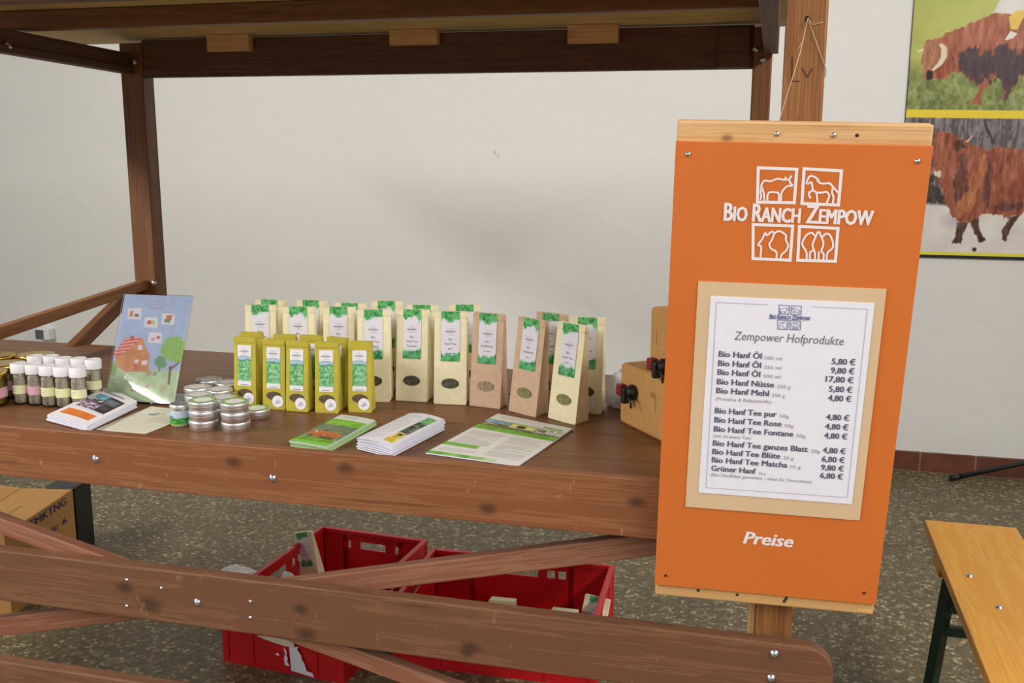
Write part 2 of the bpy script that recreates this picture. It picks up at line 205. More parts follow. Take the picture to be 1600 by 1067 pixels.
        m2 = N(nt, 'ShaderNodeMapRange'); nt.links.new(sn.outputs['Z'], m2.inputs[0]); m2.inputs[1].default_value = .8; m2.inputs[2].default_value = .97; m2.inputs[3].default_value = 1; m2.inputs[4].default_value = 0
        mm = N(nt, 'ShaderNodeMath', operation='MULTIPLY'); nt.links.new(mr.outputs[0], mm.inputs[0]); nt.links.new(m2.outputs[0], mm.inputs[1])
        col = mixc(nt, mm.outputs[0], col, L4((186, 134, 84)))
    nt.links.new(col, b.inputs['Base Color'])
    b.inputs['Roughness'].default_value = rough; b.inputs['Specular IOR Level'].default_value = spec
    bump(nt, b, a.outputs[0], .25, .0012)
    return m
def printed(name='print_paper', rough=.5, spec=.3, coat=0):
    m, nt, b = newmat(name)
    at = N(nt, 'ShaderNodeAttribute', attribute_name='ink'); nt.links.new(at.outputs['Color'], b.inputs['Base Color'])
    b.inputs['Roughness'].default_value = rough; b.inputs['Specular IOR Level'].default_value = spec
    if coat: b.inputs['Coat Weight'].default_value = coat; b.inputs['Coat Roughness'].default_value = .04
    return m
def glassy(name, tint=(1, 1, 1), refl=.9, rough=.02):
    m = bpy.data.materials.new(name); m.use_nodes = True; nt = m.node_tree; nt.nodes.clear(); MATS[name] = m
    out = N(nt, 'ShaderNodeOutputMaterial'); mix = N(nt, 'ShaderNodeMixShader'); fr = N(nt, 'ShaderNodeFresnel', IOR=1.47)
    t = N(nt, 'ShaderNodeBsdfTransparent'); t.inputs[0].default_value = tint+(1,)
    g = N(nt, 'ShaderNodeBsdfGlossy', Roughness=rough); g.inputs[0].default_value = (refl, refl, refl, 1)
    nt.links.new(fr.outputs[0], mix.inputs[0]); nt.links.new(t.outputs[0], mix.inputs[1]); nt.links.new(g.outputs[0], mix.inputs[2]); nt.links.new(mix.outputs[0], out.inputs[0])
    return m
def herb(name, cols, scale=260):
    m, nt, b = newmat(name)
    tc = N(nt, 'ShaderNodeTexCoord'); v = N(nt, 'ShaderNodeTexVoronoi', Scale=scale); nt.links.new(tc.outputs['Object'], v.inputs['Vector'])
    s = N(nt, 'ShaderNodeSeparateColor'); nt.links.new(v.outputs['Color'], s.inputs[0])
    k = len(cols)
    r = ramp(nt, s.outputs[0], [(i/(k-1), L4(c)) for i, c in enumerate(cols)])
    nt.links.new(r.outputs[0], b.inputs['Base Color']); b.inputs['Roughness'].default_value = .55
    bump(nt, b, v.outputs['Distance'], .4, .001)
    return m
def m_wall():
    m, nt, b = newmat('rough_white_plaster')
    tc = N(nt, 'ShaderNodeTexCoord')
    n = N(nt, 'ShaderNodeTexNoise', Scale=5, Detail=9, Roughness=.5, Distortion=.7); nt.links.new(tc.outputs['Object'], n.inputs['Vector'])
    n2 = N(nt, 'ShaderNodeTexNoise', Scale=.7, Detail=3); nt.links.new(tc.outputs['Object'], n2.inputs['Vector'])
    r = ramp(nt, n2.outputs[0], [(.3, L4((228, 226, 221))), (.7, L4((234, 232, 227)))])
    col = r.outputs[0]
    for (sx, sz, sr) in ((-1.348, 1.462, .011), (-1.331, 1.450, .008), (-1.329, 1.436, .005)):     # small scuffs on the plaster
        d = N(nt, 'ShaderNodeVectorMath', operation='DISTANCE'); nt.links.new(tc.outputs['Object'], d.inputs[0]); d.inputs[1].default_value = (sx, 3.17, sz)
        mr = N(nt, 'ShaderNodeMapRange'); nt.links.new(d.outputs['Value'], mr.inputs[0]); mr.inputs[1].default_value = sr*.2; mr.inputs[2].default_value = sr; mr.inputs[3].default_value = .45; mr.inputs[4].default_value = 0
        col = mixc(nt, mr.outputs[0], col, L4((120, 110, 96)))
    nt.links.new(col, b.inputs['Base Color']); b.inputs['Roughness'].default_value = .85
    b.inputs['Specular IOR Level'].default_value = .2
    bump(nt, b, n.outputs[0], .22, .03)
    return m
def m_floor():
    m, nt, b = newmat('grey_terrazzo')
    tc = N(nt, 'ShaderNodeTexCoord')
    v = N(nt, 'ShaderNodeTexVoronoi', Scale=75, Randomness=1.0); nt.links.new(tc.outputs['Object'], v.inputs['Vector'])
    s = N(nt, 'ShaderNodeSeparateColor'); nt.links.new(v.outputs['Color'], s.inputs[0])
    r = ramp(nt, s.outputs[0], [(0, L4((94, 83, 59))), (.35, L4((111, 99, 72))), (.6, L4((123, 110, 81))), (.8, L4((142, 129, 97))), (1, L4((182, 169, 134)))])
    r.color_ramp.interpolation = 'LINEAR'
    ve = N(nt, 'ShaderNodeTexVoronoi', Scale=75, feature='DISTANCE_TO_EDGE'); nt.links.new(tc.outputs['Object'], ve.inputs['Vector'])
    mr = N(nt, 'ShaderNodeMapRange'); nt.links.new(ve.outputs['Distance'], mr.inputs[0]); mr.inputs[1].default_value = .02; mr.inputs[2].default_value = .12; mr.inputs[3].default_value = 1; mr.inputs[4].default_value = 0
    n = N(nt, 'ShaderNodeTexNoise', Scale=2.2, Detail=4); nt.links.new(tc.outputs['Object'], n.inputs['Vector'])
    c = mixc(nt, mr.outputs[0], r.outputs[0], L4((96, 85, 61)))
    d = ramp(nt, n.outputs[0], [(.3, (.78, .78, .78, 1)), (.7, (1.1, 1.1, 1.1, 1))])
    c = mixc(nt, 1.0, c, d.outputs[0], 'MULTIPLY')
    nt.links.new(c, b.inputs['Base Color']); b.inputs['Roughness'].default_value = .5; b.inputs['Specular IOR Level'].default_value = .35
    return m
def m_brick():
    m, nt, b = newmat('red_brick_course')
    tc = N(nt, 'ShaderNodeTexCoord')
    mp = N(nt, 'ShaderNodeMapping'); nt.links.new(tc.outputs['Object'], mp.inputs[0]); mp.inputs['Rotation'].default_value = (math.pi/2, 0, 0)
    br = N(nt, 'ShaderNodeTexBrick', Scale=1.0); nt.links.new(mp.outputs[0], br.inputs['Vector'])
    br.inputs['Brick Width'].default_value = .24; br.inputs['Row Height'].default_value = .3; br.inputs['Mortar Size'].default_value = .004
    br.inputs['Color1'].default_value = L4((128, 70, 46)); br.inputs['Color2'].default_value = L4((104, 58, 40)); br.inputs['Mortar'].default_value = L4((140, 112, 88))
    n = N(nt, 'ShaderNodeTexNoise', Scale=14, Detail=5); nt.links.new(tc.outputs['Object'], n.inputs['Vector'])
    d = ramp(nt, n.outputs[0], [(.3, (.6, .6, .6, 1)), (.7, (1.1, 1.1, 1.1, 1))])
    c = mixc(nt, 1.0, br.outputs[0], d.outputs[0], 'MULTIPLY')
    nt.links.new(c, b.inputs['Base Color']); b.inputs['Roughness'].default_value = .5
    return m
WALL, FLOOR, BRICK = m_wall(), m_floor(), m_brick()
KF = [(p[0]+1.315, p[2]-.857, .014) for p in PLACE['knots_front']]
W_FRONT = wood('brown_stained_pine_front', (104, 60, 35), (128, 77, 46), (146, 94, 60), .5, 1, KF, (.0555, .0012), .95, .6)
KM = [(p[0]+1.3065, p[2]-.5745, r) for p, r in zip(PLACE['knots_mid'], (.016, .022, .014, .018, .012, .016))]
W_MID = wood('brown_stained_pine_rail', (84, 52, 35), (106, 68, 46), (124, 84, 58), .6, 1, KM, (.0590, .0012), .95, .3)  # rail colour darkened to carry the dimmer light below the counter
W_TOP = wood('brown_stained_counter_boards', (88, 54, 30), (112, 72, 42), (130, 88, 56), .42, 1, (), None, .9, .12, .3)
W_DARK = wood('dark_stained_pine', (64, 40, 28), (88, 56, 38), (106, 72, 50), .6, 1)
W_POST = wood('brown_pine_post', (98, 56, 26), (136, 86, 44), (160, 108, 60), .5, .8)
W_RED = wood('red_brown_pine', (86, 50, 27), (112, 69, 37), (132, 86, 48), .5, 1)
W_BRACE = wood('worn_reddish_pine_brace', (110, 67, 48), (134, 86, 64), (152, 106, 82), .6, 1)  # brace colour also darkened, standing in for weaker light low down
W_PALE = wood('raw_pale_pine', (178, 128, 78), (206, 160, 104), (222, 180, 128), .6, .9, ((-.11, .004, .007),), None, 1.2)
W_BLOCK = wood('raw_block_wood', (178, 132, 84), (204, 158, 106), (220, 178, 126), .65, 1)
W_PLY = wood('roof_plywood', (182, 158, 104), (212, 190, 132), (226, 208, 156), .7, .35)
W_BENCH = wood('varnished_yellow_pine', (190, 124, 40), (208, 144, 50), (220, 160, 68), .36, 1.0)
ZINC = plain('zinc_bolt', (200, 205, 215), .3, 1, .1)
STEEL = plain('brushed_tin', (232, 232, 234), .42, 1, .04, 20)
WHITE_PL = plain('white_plastic', (238, 236, 240), .35, 0, .02)
PAPER = plain('white_paper', (230, 230, 242), .6, 0, .02, spec=.2)
CREAM_P = plain('cream_paper', (222, 216, 190), .65, 0, .03, spec=.2)
BAG_CREAM = plain('cream_paper_bag', (238, 228, 190), .6, 0, .05, 60, .3, .15)
BAG_KRAFT = plain('brown_kraft_bag', (208, 176, 148), .65, 0, .08, 60, .3, .2)
BAG_OLIVE = plain('olive_paper_bag', (190, 176, 62), .5, 0, .07, 60, .35, .12)
CARD = plain('brown_cardboard', (186, 140, 84), .75, 0, .07, 50, .2, .1)
RED = plain('red_plastic', (196, 22, 30), .38, 0, .05, 12, .5)
BLACK = plain('black_plastic', (22, 22, 24), .4, 0, .05)
RED_TAP = plain('dark_red_plastic', (118, 14, 26), .35, 0, .05)
GREY_PL = plain('grey_plastic', (96, 98, 104), .5, 0, .05)
GREEN_M = plain('dark_green_steel', (14, 48, 36), .4, 0, .1)
ORANGE = plain('orange_board', (205, 110, 46), .5, 0, .03, 4, .4)
TAN = plain('tan_backing_card', (212, 184, 148), .6, 0, .03, 6, .3)
INK_W = plain('white_lettering', (236, 226, 226), .5, 0, .01)
INK_B = plain('blue_grey_ink', (84, 84, 110), .6, 0, .02)
INK_G = plain('grey_ink', (150, 150, 162), .6, 0, .02)
INK_D = plain('dark_print_ink', (112, 110, 128), .6, 0, .02)
INK_BLUE = plain('dark_blue_carton_ink', (34, 40, 92), .7, 0, .05)
PENCIL = plain('black_marker', (48, 34, 22), .7)
STRING = plain('pale_string', (186, 168, 142), .8)
GOLD = plain('gold_lid', (214, 184, 92), .22, 1, .04)
HONEY = plain('mustard_preserve', (128, 108, 36), .3, 0, .15, 30)
PINK = plain('pink_paper_label', (222, 170, 188), .6, 0, .03)
LEMON = plain('pale_yellow_paper_label', (232, 230, 180), .6, 0, .03)
HERB_GREY = herb('dried_grey_herb', [(142, 132, 112), (178, 168, 146), (200, 190, 168), (154, 146, 122)], 420)
HERB_DARK = herb('dark_tea_leaves', [(40, 40, 26), (70, 68, 44), (110, 108, 84), (60, 54, 40)], 320)
HERB_GREEN = herb('green_hemp_leaves', [(92, 90, 48), (128, 124, 74), (150, 146, 96), (104, 98, 60)], 320)
HERB_PALE = herb('pale_seeds', [(120, 96, 70), (160, 134, 104), (176, 156, 128), (130, 108, 84)], 320)
HERB_BROWN = herb('brown_tea_leaves', [(66, 50, 34), (92, 74, 50), (104, 86, 60), (74, 58, 40)], 420)
PRINT = printed('printed_paper', .5, .25)
PRINT_GLOSS = printed('printed_glossy_banner', .35, .4)
GLASS = glassy('clear_glass')
ACRYL = glassy('clear_acrylic', (1, 1, 1), 1.0, .015)
PLASTIC_BAG = plain('crumpled_white_plastic', (214, 212, 206), .4, 0, .1, 30, .4, .3)
# ------------------------------------------------------------------ painting of printed surfaces (pure numpy)
def vnoise(h, w, cy, cx, seed=0):
    g = np.random.default_rng(seed).random((cy+2, cx+2))
    y = np.linspace(0, cy, h, endpoint=False); x = np.linspace(0, cx, w, endpoint=False)
    y0 = y.astype(int); x0 = x.astype(int); fy = (y-y0)[:, None]; fx = (x-x0)[None]
    fy = fy*fy*(3-2*fy); fx = fx*fx*(3-2*fx)
    a = g[y0][:, x0]; b = g[y0][:, x0+1]; c = g[y0+1][:, x0]; d = g[y0+1][:, x0+1]
    return (a*(1-fx)+b*fx)*(1-fy) + (c*(1-fx)+d*fx)*fy
class Paint:
    S = 2
    def __init__(s, w, h, bg):
        s.w, s.h = w*s.S, h*s.S; s.a = np.zeros((s.h, s.w, 3)); s.a[:] = bg
        s.X, s.Y = np.meshgrid((np.arange(s.w)+.5)/s.w, (np.arange(s.h)+.5)/s.h)
    def mask(s, pts):
        m = np.zeros((s.h, s.w), bool); n = len(pts)
        for i in range(n):
            x1, y1 = pts[i]; x2, y2 = pts[(i+1) % n]
            if y1 == y2: continue
            c = (s.Y < y1) != (s.Y < y2)
            m ^= c & (s.X < (x2-x1)*(s.Y-y1)/(y2-y1)+x1)
        return m
    def put(s, m, col, alpha=1.0, tex=None, amp=30):
        col = np.array(col, float)
        c = np.broadcast_to(col, s.a.shape) if tex is None else col + (tex[..., None]-.5)*2*amp
        al = (m*alpha)[..., None] if not np.isscalar(m) else alpha
        s.a = s.a*(1-al) + c*al
        return s
    def fur(s, pts, col, alpha=1.0, tex=None, amp=30, wx=.02, wy=.012, soft=2):
        """polygon with shaggy, soft edges"""
        X, Y = s.X, s.Y
        s.X = X+wx*(s._n1-.5)*2; s.Y = Y+wy*(s._n2-.5)*2
        m = s.mask(pts).astype(float); s.X, s.Y = X, Y
        for _ in range(soft):
            m = (m+np.roll(m, 1, 0)+np.roll(m, -1, 0)+np.roll(m, 1, 1)+np.roll(m, -1, 1))/5
        return s.put(m, col, alpha, tex, amp)
    def poly(s, pts, col, alpha=1.0, tex=None, amp=30): return s.put(s.mask(pts), col, alpha, tex, amp)
    def rect(s, x0, y0, x1, y1, col, alpha=1.0, tex=None, amp=30):
        return s.put((s.X >= x0) & (s.X < x1) & (s.Y >= y0) & (s.Y < y1), col, alpha, tex, amp)
    def ell(s, cx, cy, rx, ry, col, alpha=1.0): return s.put(((s.X-cx)/rx)**2+((s.Y-cy)/ry)**2 < 1, col, alpha)
    def line(s, p, q, wd, col, alpha=1.0):
        (x1, y1), (x2, y2) = p, q; asp = s.h/s.w
        dx, dy = x2-x1, (y2-y1)*asp; L = dx*dx+dy*dy+1e-12
        t = np.clip(((s.X-x1)*dx+(s.Y-y1)*asp*dy)/L, 0, 1)
        d = np.hypot(s.X-x1-t*dx, (s.Y-y1)*asp-t*dy)
        return s.put(d < wd, col, alpha)
    def noise(s, cy, cx, seed=0): return vnoise(s.h, s.w, cy, cx, seed)
    def done(s):
        a = s.a.reshape(s.h//s.S, s.S, s.w//s.S, s.S, 3).mean((1, 3))
        return np.clip(a, 0, 255)
def print_mesh(name, arr, fn):
    """grid with one vertex per painted dot; fn(u, v) -> point, v runs down"""
    h, w = arr.shape[:2]
    u = np.linspace(0, 1, w); v = np.linspace(0, 1, h)
    co = np.array([[fn(x, y) for x in u] for y in v], float).reshape(-1, 3)
    i = np.arange(h*w).reshape(h, w)
    f = np.stack([i[1:, :-1], i[1:, 1:], i[:-1, 1:], i[:-1, :-1]], -1).reshape(-1, 4)
    me = bpy.data.meshes.new(name); me.from_pydata(co.tolist(), [], f.tolist())
    at = me.color_attributes.new('ink', 'FLOAT_COLOR', 'POINT')
    c = np.ones((h*w, 4)); c[:, :3] = lin(arr.reshape(-1, 3)); at.data.foreach_set('color', c.ravel())
    me.polygons.foreach_set('use_smooth', [True]*len(f)); me.update()
    return me
# ------------------------------------------------------------------ lettering
_fc = {}
def glyphs(body, shear=0, bold=0, res=2, small_caps=False, space=1.0):
    key = (body, shear, bold, res, small_caps, space)
    if key in _fc: return _fc[key]
    cu = bpy.data.curves.new('letters', 'FONT'); cu.body = body; cu.size = 1; cu.shear = shear; cu.offset = bold; cu.resolution_u = res
    cu.fill_mode = 'FRONT'; cu.space_character = space
    if small_caps:
        cu.small_caps_scale = .8
        for i, ch in enumerate(body):
            if ch.islower(): cu.body_format[i].use_small_caps = True
    o = bpy.data.objects.new('letters', cu); COL.objects.link(o)
    dg = bpy.context.evaluated_depsgraph_get(); dg.update()
    me = bpy.data.meshes.new_from_object(o.evaluated_get(dg))
    v = np.array([tuple(x.co) for x in me.vertices]) if len(me.vertices) else np.zeros((0, 3))
    f = [tuple(p.vertices) for p in me.polygons]
    bpy.data.objects.remove(o); bpy.data.curves.remove(cu); bpy.data.meshes.remove(me)
    _fc[key] = (v, f); return v, f
CAP = float(np.ptp(glyphs('H')[0][:, 1]))
def write(mb, fn, body, x, y, cap, width=None, align='L', bold=0, **kw):
    """adds lettering; x, y baseline anchor on the surface, cap = capital height; fn(u, v[, lift]) -> point; bold thickens the strokes"""
    v, f = glyphs(body, **kw)
    if not len(v): return
    s = cap/CAP; x0, x1 = v[:, 0].min(), v[:, 0].max()
    sx = s if width is None else (width-bold*cap)/(x1-x0)
    ox = {'L': 0, 'C': (x1-x0)*sx/2, 'R': (x1-x0)*sx}[align]
    if bold:
        n = 4; k = 0
        for i in range(n):
            for dy in (-.25, .25):
                d = (i/(n-1)-.5)*bold*cap; k += 1
                mb.add([fn(x+(p[0]-x0)*sx-ox+d, y+p[1]*s+dy*bold*cap*.5, k*.00003) for p in v], f)
    else: mb.add([fn(x+(p[0]-x0)*sx-ox, y+p[1]*s) for p in v], f)
def stroke(mb, fn, pts, wd, closed=False):
    """flat ribbon along a polyline"""
    P = [np.array(p, float) for p in pts]
    n = len(P); Lf = []; Rt = []
    for i in range(n):
        d1 = P[i]-P[i-1] if i or closed else P[1]-P[0]
        d2 = P[(i+1) % n]-P[i] if i < n-1 or closed else d1
        d1 = d1/(np.hypot(*d1)+1e-12); d2 = d2/(np.hypot(*d2)+1e-12)
        t = d1+d2; t = t/(np.hypot(*t)+1e-9); nn = np.array([-t[1], t[0]])
        k = wd/2/max(.5, abs(nn@np.array([-d1[1], d1[0]])))
        Lf.append(P[i]+nn*k); Rt.append(P[i]-nn*k)
    mb.add([fn(*p) for p in Lf]+[fn(*p) for p in Rt], [(i, n+i, n+(i+1) % n, (i+1) % n) for i in range(n if closed else n-1)])
LOGO_SQ = [[(-.0611,.3621),(-.0045,.3612),(-.0041,.3104),(-.0588,.3100)], [(.0061,.3622),(.0603,.3604),(.0608,.3090),(.0073,.3097)],
           [(-.0625,.2751),(-.0034,.2747),(-.0029,.2211),(-.0590,.2215)], [(.0067,.2744),(.0635,.2733),(.0645,.2221),(.0085,.2216)]]
LOGO_ST = [
 [(-.0548,.3135),(-.0534,.3185),(-.0552,.3240),(-.0549,.3312),(-.0541,.3390),(-.0501,.3435),(-.0415,.3418),(-.0315,.3469),(-.0228,.3447),(-.0154,.3458),(-.0133,.3430),(-.0120,.3392),(-.0091,.3378),(-.0094,.3358),(-.0156,.3362),(-.0200,.3322),(-.0242,.3262),(-.0242,.3125)],
 [(-.0440,.3125),(-.0447,.3217),(-.0412,.3262),(-.0327,.3255),(-.0279,.3251),(-.0270,.3125)], [(-.0536,.3332),(-.0501,.3235),(-.0483,.3125)],
 [(-.0210,.3455),(-.0195,.3496)], [(-.0145,.3455),(-.0112,.3517)],
 [(.0141,.3399),(.0118,.3398),(.0112,.3417),(.0149,.3524),(.0225,.3507),(.0295,.3451),(.0257,.3459),(.0308,.3413),(.0374,.3405),(.0447,.3421),(.0498,.3369),(.0585,.3275)],
 [(.0118,.3398),(.0141,.3399),(.0185,.3429),(.0200,.3371),(.0215,.3304),(.0274,.3267),(.0358,.3269),(.0412,.3290),(.0463,.3243),(.0458,.3194),(.0431,.3115)],
 [(.0215,.3304),(.0162,.3264),(.0172,.3206),(.0198,.3182)], [(.0274,.3267),(.0300,.3115)], [(.0499,.3350),(.0497,.3273),(.0527,.3206),(.0524,.3115)],
 [(-.0479,.2230),(-.0476,.2424),(-.0539,.2430),(-.0468,.2531),(-.0437,.2638),(-.0409,.2582),(-.0337,.2658),(-.0304,.2634)],
 [(-.0236,.2230),(-.0242,.2342),(-.0331,.2380),(-.0368,.2453),(-.0326,.2519),(-.0303,.2618),(-.0244,.2669),(-.0164,.2639),(-.0114,.2592),(-.0124,.2527),(-.0071,.2447),(-.0096,.2364),(-.0168,.2296),(-.0173,.2230)],
 [(.0217,.2230),(.0208,.2352),(.0130,.2455),(.0132,.2520),(.0178,.2619),(.0251,.2662),(.0310,.2607)], [(.0264,.2230),(.0255,.2345),(.0299,.2380)],
 [(.0341,.2230),(.0332,.2348),(.0276,.2460),(.0312,.2575),(.0353,.2690),(.0412,.2579),(.0451,.2483),(.0416,.2368),(.0465,.2337),(.0464,.2230)], [(.0385,.2367),(.0395,.2230)],
 [(.0510,.2230),(.0509,.2355),(.0587,.2423),(.0588,.2504),(.0530,.2631),(.0467,.2653),(.0418,.2595)]]
def smooth(p):
    if len(p) < 5: return p
    p = [np.array(q) for q in p]; o = [p[0]]
    for a, b in zip(p[:-1], p[1:]): o += [a*.78+b*.22, a*.22+b*.78]
    return o+[p[-1]]
def logo(mb, fn, cx, cy, width, pictures=True, fat=1.0):
    """ranch emblem: four little framed pictures around the name"""
    s = width/.222
    lift = .00025*min(1, s*3)
    G = lambda k: (lambda u, v: fn(cx+(u-.0025)*s, cy+(v-.2925)*s, k*lift))
    for q in LOGO_SQ: stroke(mb, G(0), q, .0046*fat, True)
    if pictures:
        for st in LOGO_ST: stroke(mb, G(1), smooth(st), .0029*fat)
    g = G(2)
    for body, x0, x1 in (('Bio', -.1081, -.0717), ('Ranch', -.0652, .0073), ('Zempow', .0147, .1135)):
        v, f = glyphs(body, res=2, small_caps=True)
        a, b = v[:, 0].min(), v[:, 0].max(); k = .0272/CAP; wd = .0022*fat
        for i in range(4):
            d = (i/3-.5)*wd
            for dy in (-.0004, .0004):
                mb.add([fn(cx+(x0+wd/2+(p[0]-a)*(x1-x0-wd)/(b-a)+d-.0025)*s, cy+(.2800+p[1]*k+dy-.2925)*s, lift*(2+.12*(2*i+(dy > 0)))) for p in v], f)
# ------------------------------------------------------------------ the room
Z = .902                                             # counter surface
o = obj('floor', MB().box((-7, -6, -.1), (7, 3.35, 0)), FLOOR); tag(o, 'grey terrazzo floor with pale stone chips', 'floor', kind='structure')
o = obj('wall_back', MB().box((-7, 3.17, 0), (7, 3.35, 3.4)), WALL); tag(o, 'rough white plastered back wall', 'wall', kind='structure')
o = obj('baseboard_back', MB().box((-7, 3.15, 0), (7, 3.17, .092)), BRICK); tag(o, 'course of red brick tiles along the foot of the wall', 'baseboard', kind='structure')
# ------------------------------------------------------------------ market stall
def beam(name, a, b, th, h, mat, parent, bevel=.003, round_a=0, round_b=0, yref=(0, 1, 0), label=None, top_only=False):
    """plank with its axis from a to b; h measured across the axis, th along yref; ends may be rounded"""
    a, b = Vector(a), Vector(b); x = (b-a); Ln = x.length; x.normalize()
    y = Vector(yref); z = x.cross(y).normalized(); y = z.cross(x).normalized()
    poly = []
    def corner(cx, cz, r, a0, a1):
        if r <= 0: return [(cx, cz)]
        return [(cx+r*math.cos(t), cz+r*math.sin(t)) for t in np.linspace(a0, a1, 9)]
    l, k = Ln/2, h/2; q = math.pi/2
    rb, ra = min(round_b, k), min(round_a, k)
    poly += corner(l-rb, -k+rb, rb, -q, 0) if not top_only else [(l, -k)]
    if top_only:
        rb = round_b; poly += [(l-rb+rb*math.cos(t), k-rb+rb*math.sin(t)) for t in np.linspace(0, q, 10)]
    else: poly += corner(l-rb, k-rb, rb, 0, q)
    poly += corner(-l+ra, k-ra, ra, q, 2*q) + corner(-l+ra, -k+ra, ra, 2*q, 3*q)
    me = MB().prism(poly, -th/2, th/2).mesh(name, bevel)
    me.materials.append(mat)
    ob = obj(name, me, None, parent, label=label)
    m = Matrix((x, y, z)).transposed().to_4x4(); m.translation = (a+b)/2
    ob.matrix_basis = m
    return ob
stall = thing('market_stall', 'dark brown timber market stall with roof, counter and crossed braces', 'market stall')
XP = -1.97
# counter boards, each with its own tiny height difference, in one mesh
mb = MB(); yb = [.021, .16, .30, .44, .58, .72, .858]
for i in range(6):
    mb.box((-2.75, yb[i]+.0012, Z-.028-.0004*i), (.12, yb[i+1]-.0012, Z-.0008*(i % 2)))
me = mb.mesh('counter_top', .0015); me.materials.append(W_TOP)
ct = obj('counter_top', me, None, stall)
beam('front_rail', (-2.75, .0105, .857), (.12, .0105, .857), .021, .109, W_FRONT, stall, .002)
# object-space origin of the rails is their midpoint
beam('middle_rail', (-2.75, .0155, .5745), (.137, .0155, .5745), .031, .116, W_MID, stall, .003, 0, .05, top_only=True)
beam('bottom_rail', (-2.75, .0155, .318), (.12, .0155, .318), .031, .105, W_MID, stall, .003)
A4, B4 = PLACE['braceA'], PLACE['braceB']
def ext(p, q, x):
    t = (x-p[0])/(q[0]-p[0]); return [p[k]+(q[k]-p[k])*t for k in range(3)]
mid = lambda p, q: [(p[k]+q[k])/2 for k in range(3)]
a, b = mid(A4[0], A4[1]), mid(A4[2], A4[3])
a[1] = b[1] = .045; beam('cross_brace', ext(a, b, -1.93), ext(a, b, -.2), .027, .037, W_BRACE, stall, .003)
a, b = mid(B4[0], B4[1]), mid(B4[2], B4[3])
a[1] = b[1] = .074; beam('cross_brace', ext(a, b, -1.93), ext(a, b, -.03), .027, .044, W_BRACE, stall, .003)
up = (0, 1, 0)
pr_ = beam('front_post', (.0325, .077, 0), (.0325, .077, 1.88), .066, .065, W_POST, stall, .004)
beam('front_post', (-1.97, .077, 0), (-1.97, .077, 1.88), .066, .065, W_POST, stall, .004)
beam('post_batten', (-.006, .085, 0), (-.006, .085, .86), .04, .011, W_PALE, stall, .001)
beam('rear_post', (-1.967, 1.18, .66), (-1.967, 1.18, 1.80), .06, .078, W_RED, stall, .004)
beam('rear_post', (-.0515, 1.18, .66), (-.0515, 1.18, 1.80), .06, .05, W_RED, stall, .004)
beam('rear_rail', (-2.0, 1.222, .70), (-.025, 1.222, .70), .022, .08, W_DARK, stall, .002)
beam('side_rail', (-2.012, .05, .70), (-2.012, 1.21, .70), .022, .08, W_DARK, stall, .002, yref=(1, 0, 0))
beam('side_rail', (-.014, .112, .70), (-.014, 1.145, .70), .022, .08, W_DARK, stall, .002, yref=(1, 0, 0))
rb = PLACE['rear_beam']
beam('rear_beam', (-1.93, 1.175, 1.752), (-.075, 1.175, 1.750), .04, .112, W_DARK, stall, .003)
beam('rear_beam_cleat', (-.167, 1.146, 1.7475), (-.085, 1.146, 1.7475), .016, .104, W_DARK, stall, .002)
beam('purlin', (-2.10, .72, 1.815), (-.01, .72, 1.817), .04, .05, W_RED, stall, .003)
roofz = lambda y: 1.842-.062*(y-.7)
rl = math.hypot(1.75, .062*1.75)
m = MB().box((-2.67, -.42, roofz(-.42)), (.093, 1.24, roofz(1.24)+.02))
m.v = [(x, y, roofz(y)+(.02 if i >= 4 else 0)) for i, (x, y, z) in enumerate(m.v)]
obj('roof_panel', m, W_PLY, stall)
beam('front_beam', (-1.93, .05, 1.81), (0, .05, 1.81), .03, .11, W_DARK, stall, .003)
for (p, q) in PLACE['blocks']:
    obj('roof_block', MB().box((p[0], 1.124, q[2]), (q[0], 1.152, roofz(1.12)-.001)).mesh('roof_block', .002), W_BLOCK, stall)
beam('side_beam', (-1.985, .11, 1.770), (-1.985, 1.15, 1.7385), .035, .062, W_DARK, stall, .003, yref=(1, 0, 0))
beam('side_beam', (-1.968, .11, 1.748), (-1.968, 1.15, 1.7165), .022, .02, W_DARK, stall, .002, yref=(1, 0, 0))
beam('side_beam', (-.029, .11, 1.765), (-.029, 1.148, 1.765), .036, .072, W_DARK, stall, .003, yref=(1, 0, 0))
rl_ = PLACE['rail_l']
beam('side_brace', (XP, .12, .9735), (XP, 1.155, 1.0445), .03, .032, W_POST, stall, .003, .012, .016, yref=(-1, 0, 0))
beam('side_brace', (XP-.036, .80, .876), (XP-.036, 1.16, 1.035), .03, .042, W_RED, stall, .003, 0, .02, yref=(-1, 0, 0))
def dome(name, p, r, axis, parent=stall, mat=ZINC):
    M = Vector((0, 0, 1)).rotation_difference(Vector(axis)).to_matrix().to_4x4(); M.translation = Vector(p)
    mbx = MB().lathe([(r*1.25, 0), (r*1.25, r*.15), (r, r*.25), (r*.9, r*.5), (r*.6, r*.72), (r*.2, r*.8)], 14)
    o = obj(name, mbx, mat, parent); o.matrix_basis = M; return o
for i, p in enumerate(PLACE['bolts']):
    big = i in (0, 1, 2, 8, 9)
    dome('bolt' if big else 'screw', (p[0], 0, p[2]), .0065 if big else .003, (0, -1, 0))
dome('bolt', (-1.935, 1.149, 1.05), .009, (0, -1, 0))
dome('bolt', (-1.956, 1.149, 1.742), .008, (0, -1, 0)); dome('bolt', (-1.99, 1.149, 1.72), .007, (0, -1, 0))
dome('bolt', (-1.966, .62, 1.738), .012, (1, 0, -.3))
dome('bolt', (-.047, .75, 1.78), .010, (-1, 0, 0)); dome('bolt', (-.052, 1.149, 1.715), .007, (0, -1, 0)); dome('bolt', (-.07, 1.137, 1.742), .007, (0, -1, 0))
dome('nail', (.0337, .044, 1.6865), .0035, (0, -1, 0), stall, BLACK)
